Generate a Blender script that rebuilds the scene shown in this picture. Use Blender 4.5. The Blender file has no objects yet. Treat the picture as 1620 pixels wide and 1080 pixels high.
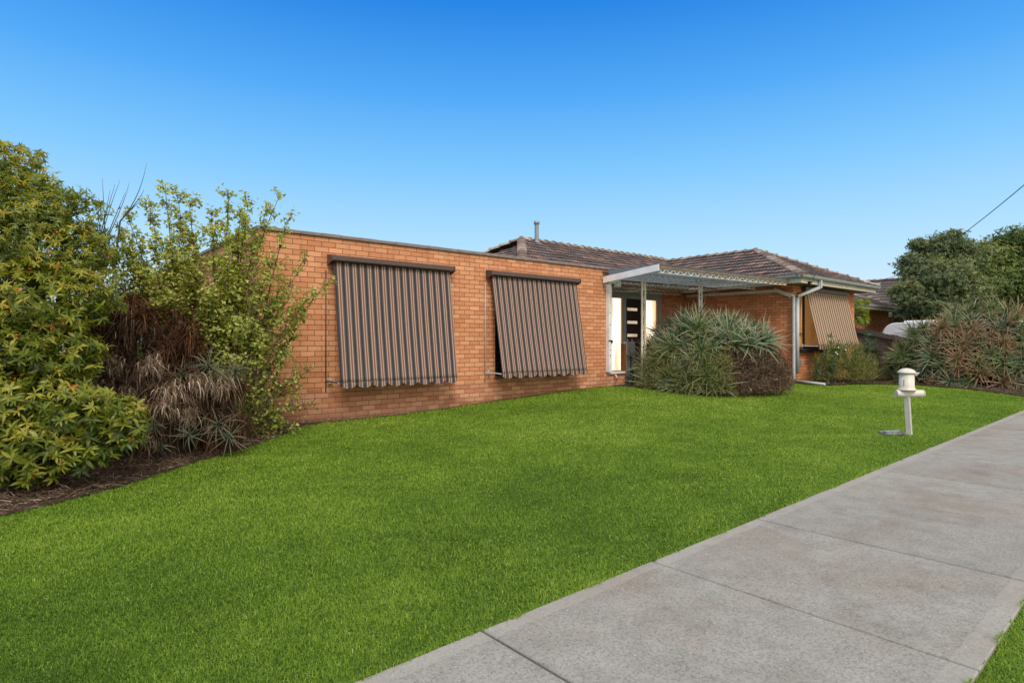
import bpy, math, random
import numpy as np
from mathutils import Vector, Matrix
random.seed(7); rng = np.random.default_rng(11)
scene = bpy.context.scene
COL = scene.collection
R = math.radians
EYE = 1.34; FPX = 940.0; A, B = .7674, .6412       # camera looks along (B, A) in the street's own axes
def W(px, py, Z):                                   # a spot Z metres ahead -> world
    X = (px-810)/FPX*Z
    return np.array([A*X+B*Z, -B*X+A*Z, EYE+(540-py)*Z/FPX])
def onv(px, v):
    t = (px-810)/FPX; Z = v/(A-B*t); return (A*t+B)*Z
def onu(px, u):
    t = (px-810)/FPX; Z = u/(A*t+B); return (A-B*t)*Z
def S(x, a, b):
    t = np.clip((np.asarray(x, float)-a)/(b-a), 0, 1); return t*t*(3-2*t)
def gz(u, v):                                       # lie of the land
    u = np.asarray(u, float); v = np.asarray(v, float)
    return .26*S(u, 4.0, 11.4)*S(v, 4.5, 9.2)*(1-.45*S(u, 12.5, 17)) + .08*S(u, 8, 16)*S(v, 2.6, 4.5)*(1-S(v, 5, 8))
# ------------------------------------------------------------------ materials
def mat(name):
    m = bpy.data.materials.new(name); m.use_nodes = True
    nt = m.node_tree; nt.nodes.clear()
    out = nt.nodes.new('ShaderNodeOutputMaterial'); bs = nt.nodes.new('ShaderNodeBsdfPrincipled')
    nt.links.new(bs.outputs[0], out.inputs[0])
    return m, nt, bs, out
def N(nt, typ, **kw):
    n = nt.nodes.new(typ)
    for k, v in kw.items():
        if k.startswith('i_'):
            key = k[2:]; key = int(key) if key.isdigit() else key.replace('_', ' ')
            n.inputs[key].default_value = v
        else: setattr(n, k, v)
    return n
def L(nt, a, b): nt.links.new(a, b)
def ramp(nt, stops, fac=None, interp='LINEAR'):
    r = nt.nodes.new('ShaderNodeValToRGB'); e = r.color_ramp.elements; r.color_ramp.interpolation = interp
    while len(e) < len(stops): e.new(.5)
    for k, (p, c) in enumerate(stops):
        e[k].position = p; e[k].color = (*c, 1) if len(c) == 3 else c
    if fac is not None: L(nt, fac, r.inputs[0])
    return r
def noise(nt, vec, scale, detail=4, rough=.55):
    n = N(nt, 'ShaderNodeTexNoise'); n.inputs['Scale'].default_value = scale
    n.inputs['Detail'].default_value = detail; n.inputs['Roughness'].default_value = rough
    if vec is not None: L(nt, vec, n.inputs['Vector'])
    return n
def mix(nt, fac, a, b, typ='MIX'):
    n = nt.nodes.new('ShaderNodeMix'); n.data_type = 'RGBA'; n.blend_type = typ
    for sock, v in ((n.inputs[0], fac), (n.inputs[6], a), (n.inputs[7], b)):
        if hasattr(v, 'links'): L(nt, v, sock)
        elif isinstance(v, (int, float)): sock.default_value = v
        else: sock.default_value = (*v, 1)
    return n.outputs[2]
def math_(nt, op, a, b=None, clamp=False):
    n = nt.nodes.new('ShaderNodeMath'); n.operation = op; n.use_clamp = clamp
    for k, v in enumerate((a, b)):
        if v is None: continue
        if hasattr(v, 'links'): L(nt, v, n.inputs[k])
        else: n.inputs[k].default_value = v
    return n.outputs[0]
def bump(nt, bs, h, strength=.3, dist=.01):
    b = N(nt, 'ShaderNodeBump'); b.inputs['Strength'].default_value = strength; b.inputs['Distance'].default_value = dist
    L(nt, h, b.inputs['Height']); L(nt, b.outputs[0], bs.inputs['Normal'])
def obco(nt): return N(nt, 'ShaderNodeTexCoord').outputs['Object']

def paint(name, col, rough=.5, dirt=.25, dirtcol=None, metal=0, scale=9, spec=.4):
    m, nt, bs, out = mat(name); co = obco(nt)
    n = noise(nt, co, scale, 6); n2 = noise(nt, co, scale*6, 4)
    f = ramp(nt, [(.42, (0, 0, 0)), (.72, (1, 1, 1))], n.outputs[0])
    dc = dirtcol or tuple(c*.55 for c in col)
    f2 = math_(nt, 'MULTIPLY', f.outputs[0], dirt)
    c = mix(nt, f2, col, dc)
    c = mix(nt, .12, c, n2.outputs[1], 'OVERLAY')
    L(nt, c, bs.inputs['Base Color']); bs.inputs['Roughness'].default_value = rough; bs.inputs['Metallic'].default_value = metal
    bs.inputs['Specular IOR Level'].default_value = spec
    bump(nt, bs, n2.outputs[0], .15, .003)
    return m
def brick(name, c1, c2, mortar, lower=True):
    m, nt, bs, out = mat(name)
    geo = N(nt, 'ShaderNodeNewGeometry'); sp = N(nt, 'ShaderNodeSeparateXYZ'); L(nt, geo.outputs['Position'], sp.inputs[0])
    sn = N(nt, 'ShaderNodeSeparateXYZ'); L(nt, geo.outputs['True Normal'], sn.inputs[0])
    ax = math_(nt, 'ABSOLUTE', sn.outputs[0]); k = math_(nt, 'GREATER_THAN', ax, .6)
    hx = math_(nt, 'ADD', math_(nt, 'MULTIPLY', sp.outputs[1], k), math_(nt, 'MULTIPLY', sp.outputs[0], math_(nt, 'SUBTRACT', 1.0, k)))
    cb = N(nt, 'ShaderNodeCombineXYZ'); L(nt, math_(nt, 'ADD', hx, 50.0), cb.inputs[0])
    wob = noise(nt, geo.outputs['Position'], 2.3, 2)
    zz = math_(nt, 'ADD', sp.outputs[2], math_(nt, 'MULTIPLY', math_(nt, 'SUBTRACT', wob.outputs[0], .5), .006))
    L(nt, math_(nt, 'ADD', zz, 10.0), cb.inputs[1])
    br = N(nt, 'ShaderNodeTexBrick'); br.offset = .5; br.squash = 1
    L(nt, cb.outputs[0], br.inputs['Vector'])
    for s, v in (('Scale', 1), ('Mortar Size', .0050), ('Mortar Smooth', .25), ('Bias', 0), ('Brick Width', .24), ('Row Height', .086)): br.inputs[s].default_value = v
    br.inputs['Color1'].default_value = (0, 0, 0, 1); br.inputs['Color2'].default_value = (1, 1, 1, 1); br.inputs['Mortar'].default_value = (.5, .5, .5, 1)
    pos = geo.outputs['Position']
    base = ramp(nt, [(0, c1), (.45, tuple((a+b)/2 for a, b in zip(c1, c2))), (.85, c2), (1, tuple(min(1, x*1.12) for x in c2))], br.outputs['Color'])
    g = noise(nt, pos, 90, 5, .7); c = mix(nt, .35, base.outputs[0], g.outputs[1], 'SOFT_LIGHT')
    big = noise(nt, pos, .9, 4); c = mix(nt, math_(nt, 'MULTIPLY', ramp(nt, [(.4, (0, 0, 0)), (.75, (1, 1, 1))], big.outputs[0]).outputs[0], .2), c, tuple(x*.72 for x in c1))
    st = noise(nt, pos, 14, 6, .7); c = mix(nt, math_(nt, 'MULTIPLY', ramp(nt, [(.58, (0, 0, 0)), (.75, (1, 1, 1))], st.outputs[0]).outputs[0], .35), c, (.12, .06, .035))
    mcol = mortar
    if lower:                                         # rain streaks under the coping
        ms_ = N(nt, 'ShaderNodeMapping'); ms_.inputs['Scale'].default_value = (1, 1, .06); L(nt, pos, ms_.inputs[0]); sn2 = noise(nt, ms_.outputs[0], 7, 4, .6)
        tf = ramp(nt, [(.72, (0, 0, 0)), (1, (1, 1, 1))], math_(nt, 'DIVIDE', sp.outputs[2], 3.1)).outputs[0]
        c = mix(nt, math_(nt, 'MULTIPLY', math_(nt, 'MULTIPLY', ramp(nt, [(.52, (0, 0, 0)), (.66, (1, 1, 1))], sn2.outputs[0]).outputs[0], tf), .35), c, (.22, .11, .07))
    if lower:                                         # the footing courses are pinker, with pale flush joints
        low = math_(nt, 'LESS_THAN', math_(nt, 'ADD', sp.outputs[2], math_(nt, 'MULTIPLY', wob.outputs[0], .04)), .57)
        c = mix(nt, math_(nt, 'MULTIPLY', low, .7), c, mix(nt, .5, (.50, .235, .15), br.outputs['Color'], 'SOFT_LIGHT'))
        mcol = mix(nt, math_(nt, 'MULTIPLY', low, .6), mortar, (.2, .125, .09))
        dm = ramp(nt, [(0, (1, 1, 1)), (.22, (0, 0, 0))], math_(nt, 'ADD', math_(nt, 'SUBTRACT', sp.outputs[2], math_(nt, 'MULTIPLY', st.outputs[0], .3)), .06))
        c = mix(nt, math_(nt, 'MULTIPLY', dm.outputs[0], .55), c, (.11, .075, .05))
    c = mix(nt, br.outputs['Fac'], c, mcol)
    L(nt, c, bs.inputs['Base Color']); bs.inputs['Roughness'].default_value = .85; bs.inputs['Specular IOR Level'].default_value = .2
    h = math_(nt, 'ADD', math_(nt, 'SUBTRACT', 1.0, br.outputs['Fac']), math_(nt, 'MULTIPLY', g.outputs[0], .25))
    bump(nt, bs, h, .9, .008)
    return m
def leafmat(name, stops, trans=.3, rough=.45, tipcol=None, tipamt=.6, tr_gain=1.6, spec=.35):
    """colour by the per-leaf 'rnd' value; 'tip' runs 0..1 along each leaf"""
    m, nt, bs, out = mat(name)
    at = N(nt, 'ShaderNodeAttribute', attribute_name='rnd'); r = ramp(nt, stops, at.outputs['Fac'])
    c = r.outputs[0]
    if tipcol:
        tp = N(nt, 'ShaderNodeAttribute', attribute_name='tip')
        f = ramp(nt, [(.35, (0, 0, 0)), (1, (1, 1, 1))], tp.outputs['Fac'])
        c = mix(nt, math_(nt, 'MULTIPLY', f.outputs[0], tipamt), c, tipcol)
    nn = noise(nt, obco(nt), 25, 3); c = mix(nt, .35, c, nn.outputs[1], 'SOFT_LIGHT')
    L(nt, c, bs.inputs['Base Color']); bs.inputs['Roughness'].default_value = rough; bs.inputs['Specular IOR Level'].default_value = spec
    if trans > 0:
        t = N(nt, 'ShaderNodeBsdfTranslucent')
        g = mix(nt, 1.0, c, (tr_gain, tr_gain*1.0, tr_gain*.5), 'MULTIPLY'); L(nt, g, t.inputs[0])
        ms = N(nt, 'ShaderNodeMixShader'); ms.inputs[0].default_value = trans
        L(nt, bs.outputs[0], ms.inputs[1]); L(nt, t.outputs[0], ms.inputs[2]); L(nt, ms.outputs[0], out.inputs[0])
    return m
M = {}
M['brick'] = brick('orange_brick', (.58, .235, .115), (.72, .345, .19), (.19, .10, .065))
M['brick_red'] = brick('red_brick', (.56, .21, .095), (.72, .31, .155), (.26, .125, .08), lower=False)
M['coping'] = paint('coping', (.20, .165, .16), .6, .5, (.34, .31, .31))
M['white'] = paint('white_paint', (.78, .77, .75), .55, .35, (.25, .24, .22), scale=14)
M['peeling'] = paint('peeling_white', (.86, .87, .90), .6, .28, (.30, .31, .33), scale=7)
M['cream'] = paint('cream_paint', (.72, .67, .57), .5, .35, (.40, .33, .25), scale=5)
M['pipe'] = paint('grey_pipe', (.50, .53, .57), .4, .3)
M['pipe_white'] = paint('white_pipe', (.62, .63, .63), .4, .35)
M['gutter'] = paint('gutter_green_grey', (.27, .32, .32), .45, .6, (.20, .20, .17))
M['truss'] = paint('cream_steel', (.84, .80, .70), .5, .35, (.45, .22, .10), scale=6)
M['weathered'] = paint('weathered_steel', (.17, .125, .09), .6, .5, (.34, .28, .21), scale=5)
def see(m_, col, f):
    nt = m_.node_tree; o = [x for x in nt.nodes if x.type == 'OUTPUT_MATERIAL'][0]; b_ = [x for x in nt.nodes if x.type == 'BSDF_PRINCIPLED'][0]
    t_ = N(nt, 'ShaderNodeBsdfTranslucent'); t_.inputs[0].default_value = (*col, 1); ms = N(nt, 'ShaderNodeMixShader'); ms.inputs[0].default_value = f
    L(nt, b_.outputs[0], ms.inputs[1]); L(nt, t_.outputs[0], ms.inputs[2]); L(nt, ms.outputs[0], o.inputs[0])
M['rust'] = paint('rusty_steel', (.40, .17, .07), .75, .6, (.30, .24, .18), scale=8)
M['sheet'] = paint('dark_sheet', (.11, .13, .155), .55, .4, (.2, .2, .2), scale=3)
see(M['sheet'], (.20, .25, .31), .5)
M['brick_far'] = brick('dark_red_brick', (.34, .11, .055), (.48, .17, .085), (.2, .10, .07), lower=False)
M['frame_grey'] = paint('grey_green_frame', (.33, .34, .33), .5, .3)
M['wood_pale'] = paint('pale_timber', (.62, .36, .22), .55, .4, (.35, .17, .09))
M['wood_rust'] = paint('stained_timber', (.27, .10, .035), .7, .5, (.10, .05, .02))
M['brownmetal'] = paint('brown_metal', (.085, .055, .052), .4, .3, (.14, .10, .10))
M['dark'] = paint('dark_frame', (.02, .018, .018), .4, .3)
M['doorblack'] = paint('black_door', (.012, .009, .010), .35, .3)
M['render'] = paint('grey_render', (.33, .34, .34), .8, .4)
M['concrete_p'] = paint('porch_concrete', (.28, .27, .25), .8, .5)
M['mail'] = paint('cream_mailbox', (.68, .645, .565), .45, .3, (.42, .37, .29), scale=12)
M['mailpost'] = paint('mail_post', (.58, .55, .52), .5, .35, (.36, .33, .30))
M['wire'] = paint('black_cable', (.012, .012, .014), .6)
M['bark'] = paint('bark', (.085, .062, .048), .9, .6, (.15, .12, .10), scale=30)
M['bark_dark'] = paint('dark_bark', (.05, .038, .032), .9, .6, (.10, .085, .08), scale=30)
M['fence'] = paint('weathered_paling', (.10, .082, .075), .85, .6, (.13, .115, .105), scale=10)
M['palefence'] = paint('pale_board', (.55, .54, .52), .8, .5)
M['caravan'] = paint('white_caravan', (.72, .75, .80), .35, .2)
M['soffit'] = paint('soffit', (.42, .39, .33), .7, .4)
M['black'] = paint('black_plastic', (.01, .01, .01), .4)
M['red'] = paint('red_plastic', (.5, .05, .02), .5)
M['paper'] = paint('wet_newspaper', (.28, .29, .31), .5, .9, (.06, .08, .11), scale=14)
M['vent'] = paint('zinc', (.30, .33, .37), .45, .4, metal=.3)
def glassmat(name, col, rough=.06):
    m, nt, bs, out = mat(name)
    bs.inputs['Base Color'].default_value = (*col, 1); bs.inputs['Roughness'].default_value = rough
    bs.inputs['Specular IOR Level'].default_value = .8
    w = noise(nt, obco(nt), 1.2, 1); bump(nt, bs, w.outputs[0], .05, .02); return m
M['glass'] = glassmat('window_glass', (.015, .017, .02))
M['glass_blue'] = glassmat('neighbour_glass', (.10, .13, .17), .15)
def glowmat(name, c1, c2, e, scale=(1, 1, 1), stripes=0):
    m, nt, bs, out = mat(name); co = obco(nt)
    mp = N(nt, 'ShaderNodeMapping'); mp.inputs['Scale'].default_value = scale; L(nt, co, mp.inputs[0])
    n = noise(nt, mp.outputs[0], 1.6, 2); c = ramp(nt, [(.40, c1), (.56, c2)], n.outputs[0]).outputs[0]
    if stripes:
        sp = N(nt, 'ShaderNodeSeparateXYZ'); L(nt, co, sp.inputs[0])
        f = math_(nt, 'FRACT', math_(nt, 'MULTIPLY', sp.outputs[2], stripes))
        c = mix(nt, math_(nt, 'LESS_THAN', f, .28), c, (.16, .07, .02))
    L(nt, c, bs.inputs['Base Color']); L(nt, c, bs.inputs['Emission Color']); bs.inputs['Emission Strength'].default_value = e
    bs.inputs['Roughness'].default_value = .15
    return m
M['lit'] = glowmat('lit_curtain_glass', (.85, .52, .26), (1, .93, .78), 1.2, (2.6, 1, .3))  # glow added to stand in for sunlight on the pale entry panes
M['litslot'] = glowmat('lit_door_slot', (.85, .62, .42), (1, .8, .6), .45)  # amber glass colour with a weak emission added
M['blind'] = glowmat('amber_blind', (.62, .26, .06), (.75, .38, .12), .30, stripes=18)

def tilemat(name, stops):
    m, nt, bs, out = mat(name)
    at = N(nt, 'ShaderNodeAttribute', attribute_name='rnd'); r = ramp(nt, stops, at.outputs['Fac'])
    co = obco(nt); n = noise(nt, co, 3.5, 6, .7); n2 = noise(nt, co, 40, 5, .7)
    c = mix(nt, math_(nt, 'MULTIPLY', ramp(nt, [(.42, (0, 0, 0)), (.66, (1, 1, 1))], n.outputs[0]).outputs[0], .55), r.outputs[0], (.115, .085, .08))
    c = mix(nt, math_(nt, 'MULTIPLY', ramp(nt, [(.5, (0, 0, 0)), (.72, (1, 1, 1))], n2.outputs[0]).outputs[0], .5), c, (.20, .19, .17))
    L(nt, c, bs.inputs['Base Color']); bs.inputs['Roughness'].default_value = .8; bs.inputs['Specular IOR Level'].default_value = .25
    bump(nt, bs, n2.outputs[0], .4, .006); return m
M['tile'] = tilemat('terracotta_tile', [(0, (.062, .052, .057)), (.35, (.112, .090, .095)), (.75, (.165, .13, .13)), (.92, (.24, .145, .13)), (1, (.34, .175, .14))])
M['tile_grey'] = tilemat('grey_tile', [(0, (.07, .06, .058)), (.6, (.12, .10, .095)), (1, (.26, .23, .22))])
M['cap'] = tilemat('ridge_tile', [(0, (.20, .14, .125)), (.5, (.30, .23, .20)), (1, (.50, .43, .38))])
def fabric(name, period, off, stops):
    m, nt, bs, out = mat(name); co = obco(nt); sp = N(nt, 'ShaderNodeSeparateXYZ'); L(nt, co, sp.inputs[0])
    f = math_(nt, 'FRACT', math_(nt, 'DIVIDE', math_(nt, 'ADD', sp.outputs[0], off), period))
    c = ramp(nt, stops, f, 'CONSTANT').outputs[0]
    n = noise(nt, co, 2.2, 5); c = mix(nt, math_(nt, 'MULTIPLY', n.outputs[0], .16), c, (.20, .17, .16))
    w = noise(nt, co, 300, 2); c = mix(nt, .25, c, w.outputs[1], 'SOFT_LIGHT')
    L(nt, c, bs.inputs['Base Color']); bs.inputs['Roughness'].default_value = .9; bs.inputs['Specular IOR Level'].default_value = .15
    bump(nt, bs, w.outputs[0], .2, .002); return m
cream, rust_, taupe, char, brn = (.50, .385, .33), (.22, .09, .065), (.115, .088, .09), (.036, .033, .038), (.16, .085, .07)
M['stripe'] = fabric('striped_canvas', .1365, .0, [(0, cream), (.10, brn), (.14, rust_), (.28, brn), (.32, cream), (.42, taupe), (.58, char), (.84, taupe)])
M['stripe_tan'] = fabric('tan_striped_canvas', .158, .0, [(0, (.46, .33, .235)), (.36, (.30, .20, .14)), (.46, (.42, .30, .21)), (.60, (.05, .026, .02)), (.90, (.46, .33, .235))])

# ------------------------------------------------------------------ mesh helpers
def props(o, label=None, cat=None, group=None, kind=None):
    if label: o['label'] = label
    if cat: o['category'] = cat
    if group: o['group'] = group
    if kind: o['kind'] = kind
    return o
def link(name, me, m, parent):
    o = bpy.data.objects.new(name, me); COL.objects.link(o)
    if m is not None: me.materials.append(m)
    if parent is not None:
        o.parent = parent; o.matrix_parent_inverse = Matrix.Translation(-Vector(parent.location))
    return o
def empty(name, loc, label, cat, group=None):
    o = bpy.data.objects.new(name, None); COL.objects.link(o); o.location = loc; o.empty_display_size = .2
    return props(o, label, cat, group)
def npmesh(name, V, F, m, parent=None, rnd=None, tip=None, smooth=False):
    V = np.asarray(V, np.float32); F = np.asarray(F, np.int32); k = F.shape[1]
    me = bpy.data.meshes.new(name); me.vertices.add(len(V)); me.vertices.foreach_set('co', V.ravel())
    me.loops.add(F.size); me.loops.foreach_set('vertex_index', F.ravel())
    me.polygons.add(len(F)); me.polygons.foreach_set('loop_start', np.arange(0, F.size, k, dtype=np.int32))
    me.polygons.foreach_set('loop_total', np.full(len(F), k, np.int32))
    if smooth: me.polygons.foreach_set('use_smooth', np.ones(len(F), bool))
    me.update(calc_edges=True)
    for nm, arr in (('rnd', rnd), ('tip', tip)):
        if arr is not None:
            a = me.attributes.new(nm, 'FLOAT', 'POINT'); a.data.foreach_set('value', np.asarray(arr, np.float32))
    return link(name, me, m, parent)
class MB:
    def __init__(s): s.v = []; s.f = []; s.r = []; s.sm = []
    def add(s, vs, fs, r=.5, sm=False):
        b = len(s.v); s.v += [tuple(map(float, p)) for p in vs]; s.f += [tuple(b+i for i in f) for f in fs]
        s.r += [r]*len(vs); s.sm += [sm]*len(fs); return s
    def box(s, x0, x1, y0, y1, z0, z1, r=.5, bev=0):
        if bev:
            b = bev; vs = []; 
            for z, d in ((z0, b), (z0+b, 0), (z1-b, 0), (z1, b)):
                vs += [(x0+d, y0+d, z), (x1-d, y0+d, z), (x1-d, y1-d, z), (x0+d, y1-d, z)]
            fs = [(3, 2, 1, 0), (12, 13, 14, 15)]
            for k in range(3):
                for i in range(4): fs.append((4*k+i, 4*k+(i+1) % 4, 4*k+4+(i+1) % 4, 4*k+4+i))
            return s.add(vs, fs, r)
        vs = [(x0, y0, z0), (x1, y0, z0), (x1, y1, z0), (x0, y1, z0), (x0, y0, z1), (x1, y0, z1), (x1, y1, z1), (x0, y1, z1)]
        return s.add(vs, [(3, 2, 1, 0), (4, 5, 6, 7), (0, 1, 5, 4), (1, 2, 6, 5), (2, 3, 7, 6), (3, 0, 4, 7)], r)
    def bar(s, p, q, w, h, r=.5):                     # rectangular bar from p to q, h measured towards up
        p, q = Vector(p), Vector(q); d = (q-p).normalized(); up = Vector((0, 0, 1)) if abs(d.z) < .95 else Vector((0, 1, 0))
        x = d.cross(up).normalized()*w/2; y = x.cross(d).normalized()*h/2
        vs = [c+sx*x+sy*y for c in (p, q) for sx, sy in ((-1, -1), (1, -1), (1, 1), (-1, 1))]
        return s.add(vs, [(0, 1, 2, 3), (7, 6, 5, 4), (0, 4, 5, 1), (1, 5, 6, 2), (2, 6, 7, 3), (3, 7, 4, 0)], r)
    def tube(s, pts, rad, n=8, r=.5, cap=True):
        pts = [Vector(p) for p in pts]; rad = rad if hasattr(rad, '__len__') else [rad]*len(pts)
        prev = None; rings = []
        for i, p in enumerate(pts):
            d = (pts[min(i+1, len(pts)-1)]-pts[max(i-1, 0)])
            d = d.normalized() if d.length > 1e-9 else Vector((0, 0, 1))
            if prev is None: prev = d.orthogonal().normalized()
            x = prev-d*prev.dot(d); x = x.normalized() if x.length > 1e-6 else d.orthogonal().normalized(); prev = x; y = d.cross(x)
            rings.append([p+(x*math.cos(2*math.pi*k/n)+y*math.sin(2*math.pi*k/n))*rad[i] for k in range(n)])
        vs = [v for rg in rings for v in rg]; fs = []
        for i in range(len(pts)-1):
            for k in range(n): fs.append((i*n+k, i*n+(k+1) % n, (i+1)*n+(k+1) % n, (i+1)*n+k))
        s.add(vs, fs, r, True)
        if cap: b = len(s.v)-len(vs); s.f += [tuple(b+k for k in range(n-1, -1, -1)), tuple(b+(len(pts)-1)*n+k for k in range(n))]; s.sm += [False]*2
        return s
    def lathe(s, c, prof, n=28, r=.5):                # prof: (radius, z) pairs
        return s.tube_rings(c, prof, n, r)
    def tube_rings(s, c, prof, n, r):
        vs = [(c[0]+q*math.cos(2*math.pi*k/n), c[1]+q*math.sin(2*math.pi*k/n), c[2]+z) for q, z in prof for k in range(n)]
        fs = [(i*n+k, i*n+(k+1) % n, (i+1)*n+(k+1) % n, (i+1)*n+k) for i in range(len(prof)-1) for k in range(n)]
        return s.add(vs, fs, r, True)
    def build(s, name, m, parent=None):
        me = bpy.data.meshes.new(name); me.from_pydata(s.v, [], s.f); me.update()
        me.polygons.foreach_set('use_smooth', s.sm)
        a = me.attributes.new('rnd', 'FLOAT', 'POINT'); a.data.foreach_set('value', s.r)
        return link(name, me, m, parent)
def wallpiece(mb, axis, c, a0, a1, z0, z1, holes=(), depth=.11, sign=-1):
    """wall face on plane axis=c facing `sign`, with window holes (a0,a1,z0,z1) and reveals of given depth"""
    xs = sorted({a0, a1, *[h[0] for h in holes], *[h[1] for h in holes]}); zs = sorted({z0, z1, *[h[2] for h in holes], *[h[3] for h in holes]})
    P = (lambda a, d, z: (a, c-sign*d, z)) if axis == 'v' else (lambda a, d, z: (c-sign*d, a, z))
    for i in range(len(xs)-1):
        for j in range(len(zs)-1):
            am, zm = (xs[i]+xs[i+1])/2, (zs[j]+zs[j+1])/2
            if any(h[0] < am < h[1] and h[2] < zm < h[3] for h in holes): continue
            mb.add([P(xs[i], 0, zs[j]), P(xs[i+1], 0, zs[j]), P(xs[i+1], 0, zs[j+1]), P(xs[i], 0, zs[j+1])], [(0, 1, 2, 3)])
    for h in holes:
        q = [(h[0], h[2]), (h[1], h[2]), (h[1], h[3]), (h[0], h[3])]
        for k in range(4):
            p, w = q[k], q[(k+1) % 4]
            mb.add([P(p[0], 0, p[1]), P(w[0], 0, w[1]), P(w[0], depth, w[1]), P(p[0], depth, p[1])], [(0, 1, 2, 3)])
# leaf cloud -------------------------------------------------------
def unit(a): return a/np.maximum(np.linalg.norm(a, axis=-1, keepdims=True), 1e-9)
def frames(d):                                         # orthonormal frames about directions d (n,3)
    d = unit(d); h = np.where(np.abs(d[:, 2:3]) < .9, np.array([[0, 0, 1.]]), np.array([[1., 0, 0]]))
    x = unit(np.cross(h, d)); y = np.cross(d, x); return x, y, d
def strips(base, axis, az, phi0, bend, length, width, nseg=6, channel=.35, rnd=None, gravity=None, wprof=None):
    """curved tapering leaves: start at base, leave at elevation phi0 above the plane across `axis`, bend by `bend` over their length"""
    n = len(base); x, y, d = frames(axis)
    rad = x*np.cos(az)[:, None]+y*np.sin(az)[:, None]; tan = np.cross(d, rad)
    s = np.linspace(0, 1, nseg+1); pts = np.zeros((n, nseg+1, 3)); pts[:, 0] = base; nrm = np.zeros((n, nseg+1, 3))
    for k in range(nseg+1):
        ph = phi0-bend*s[k]**1.15
        dirv = rad*np.cos(ph)[:, None]+d*np.sin(ph)[:, None]
        if gravity is not None: dirv = unit(dirv+np.array([0, 0, -1.])*(gravity*s[k])[:, None])
        nrm[:, k] = np.cross(tan, dirv)*-1
        if k < nseg: pts[:, k+1] = pts[:, k]+dirv*(length/nseg)[:, None]
    w = (wprof(s) if wprof else (1-s**2.2)*(.75+.25*np.minimum(1, s*6)))[None, :]*width[:, None]/2
    w = np.maximum(w, width[:, None]*.03)
    Lf = pts+tan[:, None]*w[..., None]-nrm*(w*channel)[..., None]*-1
    Rt = pts-tan[:, None]*w[..., None]-nrm*(w*channel)[..., None]*-1
    V = np.stack([Lf, pts, Rt], 2).reshape(n, -1, 3)
    fs = []
    for k in range(nseg):
        a = 3*k; fs += [(a, a+1, a+4, a+3), (a+1, a+2, a+5, a+4)]
    F = (np.array(fs)[None]+(np.arange(n)*3*(nseg+1))[:, None, None]).reshape(-1, 4)
    rr = np.repeat(rnd if rnd is not None else rng.random(n), 3*(nseg+1)); tt = np.tile(np.repeat(s, 3), n)
    return V.reshape(-1, 3), F, rr, tt
def join(parts):
    V, F, Rr, T = [], [], [], []; b = 0
    for v, f, r, t in parts: V.append(v); F.append(f+b); Rr.append(r); T.append(t); b += len(v)
    return np.concatenate(V), np.concatenate(F), np.concatenate(Rr), np.concatenate(T)
leafprof = lambda s: np.sin(np.pi*np.clip(s, .02, .985)**.8)**.8
def whorls(P, axis, nleaf, length, width, rnd, spread=.35, sd=.25, droop=.5, nseg=3):
    """clusters of oval leaves round shoot tips"""
    n = len(P); k = nleaf
    base = np.repeat(P, k, 0); ax = np.repeat(axis, k, 0); az = (np.tile(np.arange(k)*2*np.pi/k, n)+np.repeat(rng.random(n)*6.28, k)+rng.normal(0, .2, n*k))
    phi = rng.normal(spread, sd, n*k); Ls = np.repeat(length, k)*rng.uniform(.6, 1.1, n*k)
    return strips(base, ax, az, phi, np.full(n*k, droop)*rng.uniform(.5, 1.5, n*k), Ls, Ls*width*rng.uniform(.8, 1.2, n*k), nseg, .3,
                  np.clip(np.repeat(rnd, k)+rng.normal(0, .07, n*k), 0, 1), wprof=leafprof)
def bez(p0, p1, p2, n=8):
    return [tuple((1-t)**2*np.array(p0)+2*t*(1-t)*np.array(p1)+t*t*np.array(p2)) for t in np.linspace(0, 1, n)]
def tile_plane(mb, A0, Adir, Sdir, Nrm, run, lim0, lim1, gauge=.33, cw=.21, seed=1):
    """interlocking tiles over one roof slope; lim0/lim1(h) clip each course (h = slope fraction 0..1)"""
    rr = random.Random(seed); A0 = np.array(A0, float); Adir = np.array(Adir, float); Sdir = np.array(Sdir, float); Nrm = np.array(Nrm, float)
    rows = int(math.ceil(run/gauge)); prof = [(0, .004), (.18, .026), (.36, .006), (.62, .024), (.84, .004), (1, .004)]
    for r in range(rows):
        s0, s1 = r*gauge-.03, min((r+1)*gauge, run); f0 = max(0, s0/run); f1 = s1/run
        l0, l1 = lim0(f0), lim1(f0); m0, m1 = lim0(f1), lim1(f1); lo, hi = min(l0, m0), max(l1, m1)
        off = (r % 2)*cw*.5 if False else 0
        for c in range(int(lo/cw)-1, int(hi/cw)+2):
            a0 = c*cw+off; a1 = a0+cw
            if a1 <= lo or a0 >= hi: continue
            jit = rr.uniform(-.004, .004); vs = []
            for (sv, lift, x0, x1, drop) in ((s0+.07, 0, l0, l1, -1), (s0, .024, l0, l1, -2), (s0, .046, l0, l1, 0), (s1, .004, m0, m1, 0)):
                for q, h in prof:
                    a = min(max(a0+q*cw, x0), x1)
                    hh = .001 if drop == -1 else h+lift+jit
                    p = A0+Adir*a+Sdir*(sv+(jit*2 if drop > -1 else 0))+Nrm*hh; vs.append(p)
            n = len(prof); fs = []
            for k in range(3):
                for i in range(n-1): fs.append((k*n+i, k*n+i+1, (k+1)*n+i+1, (k+1)*n+i))
            v = rr.random(); mb.add(vs, fs, v*v*.75+.25*rr.random() if rr.random() < .88 else .95)
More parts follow.
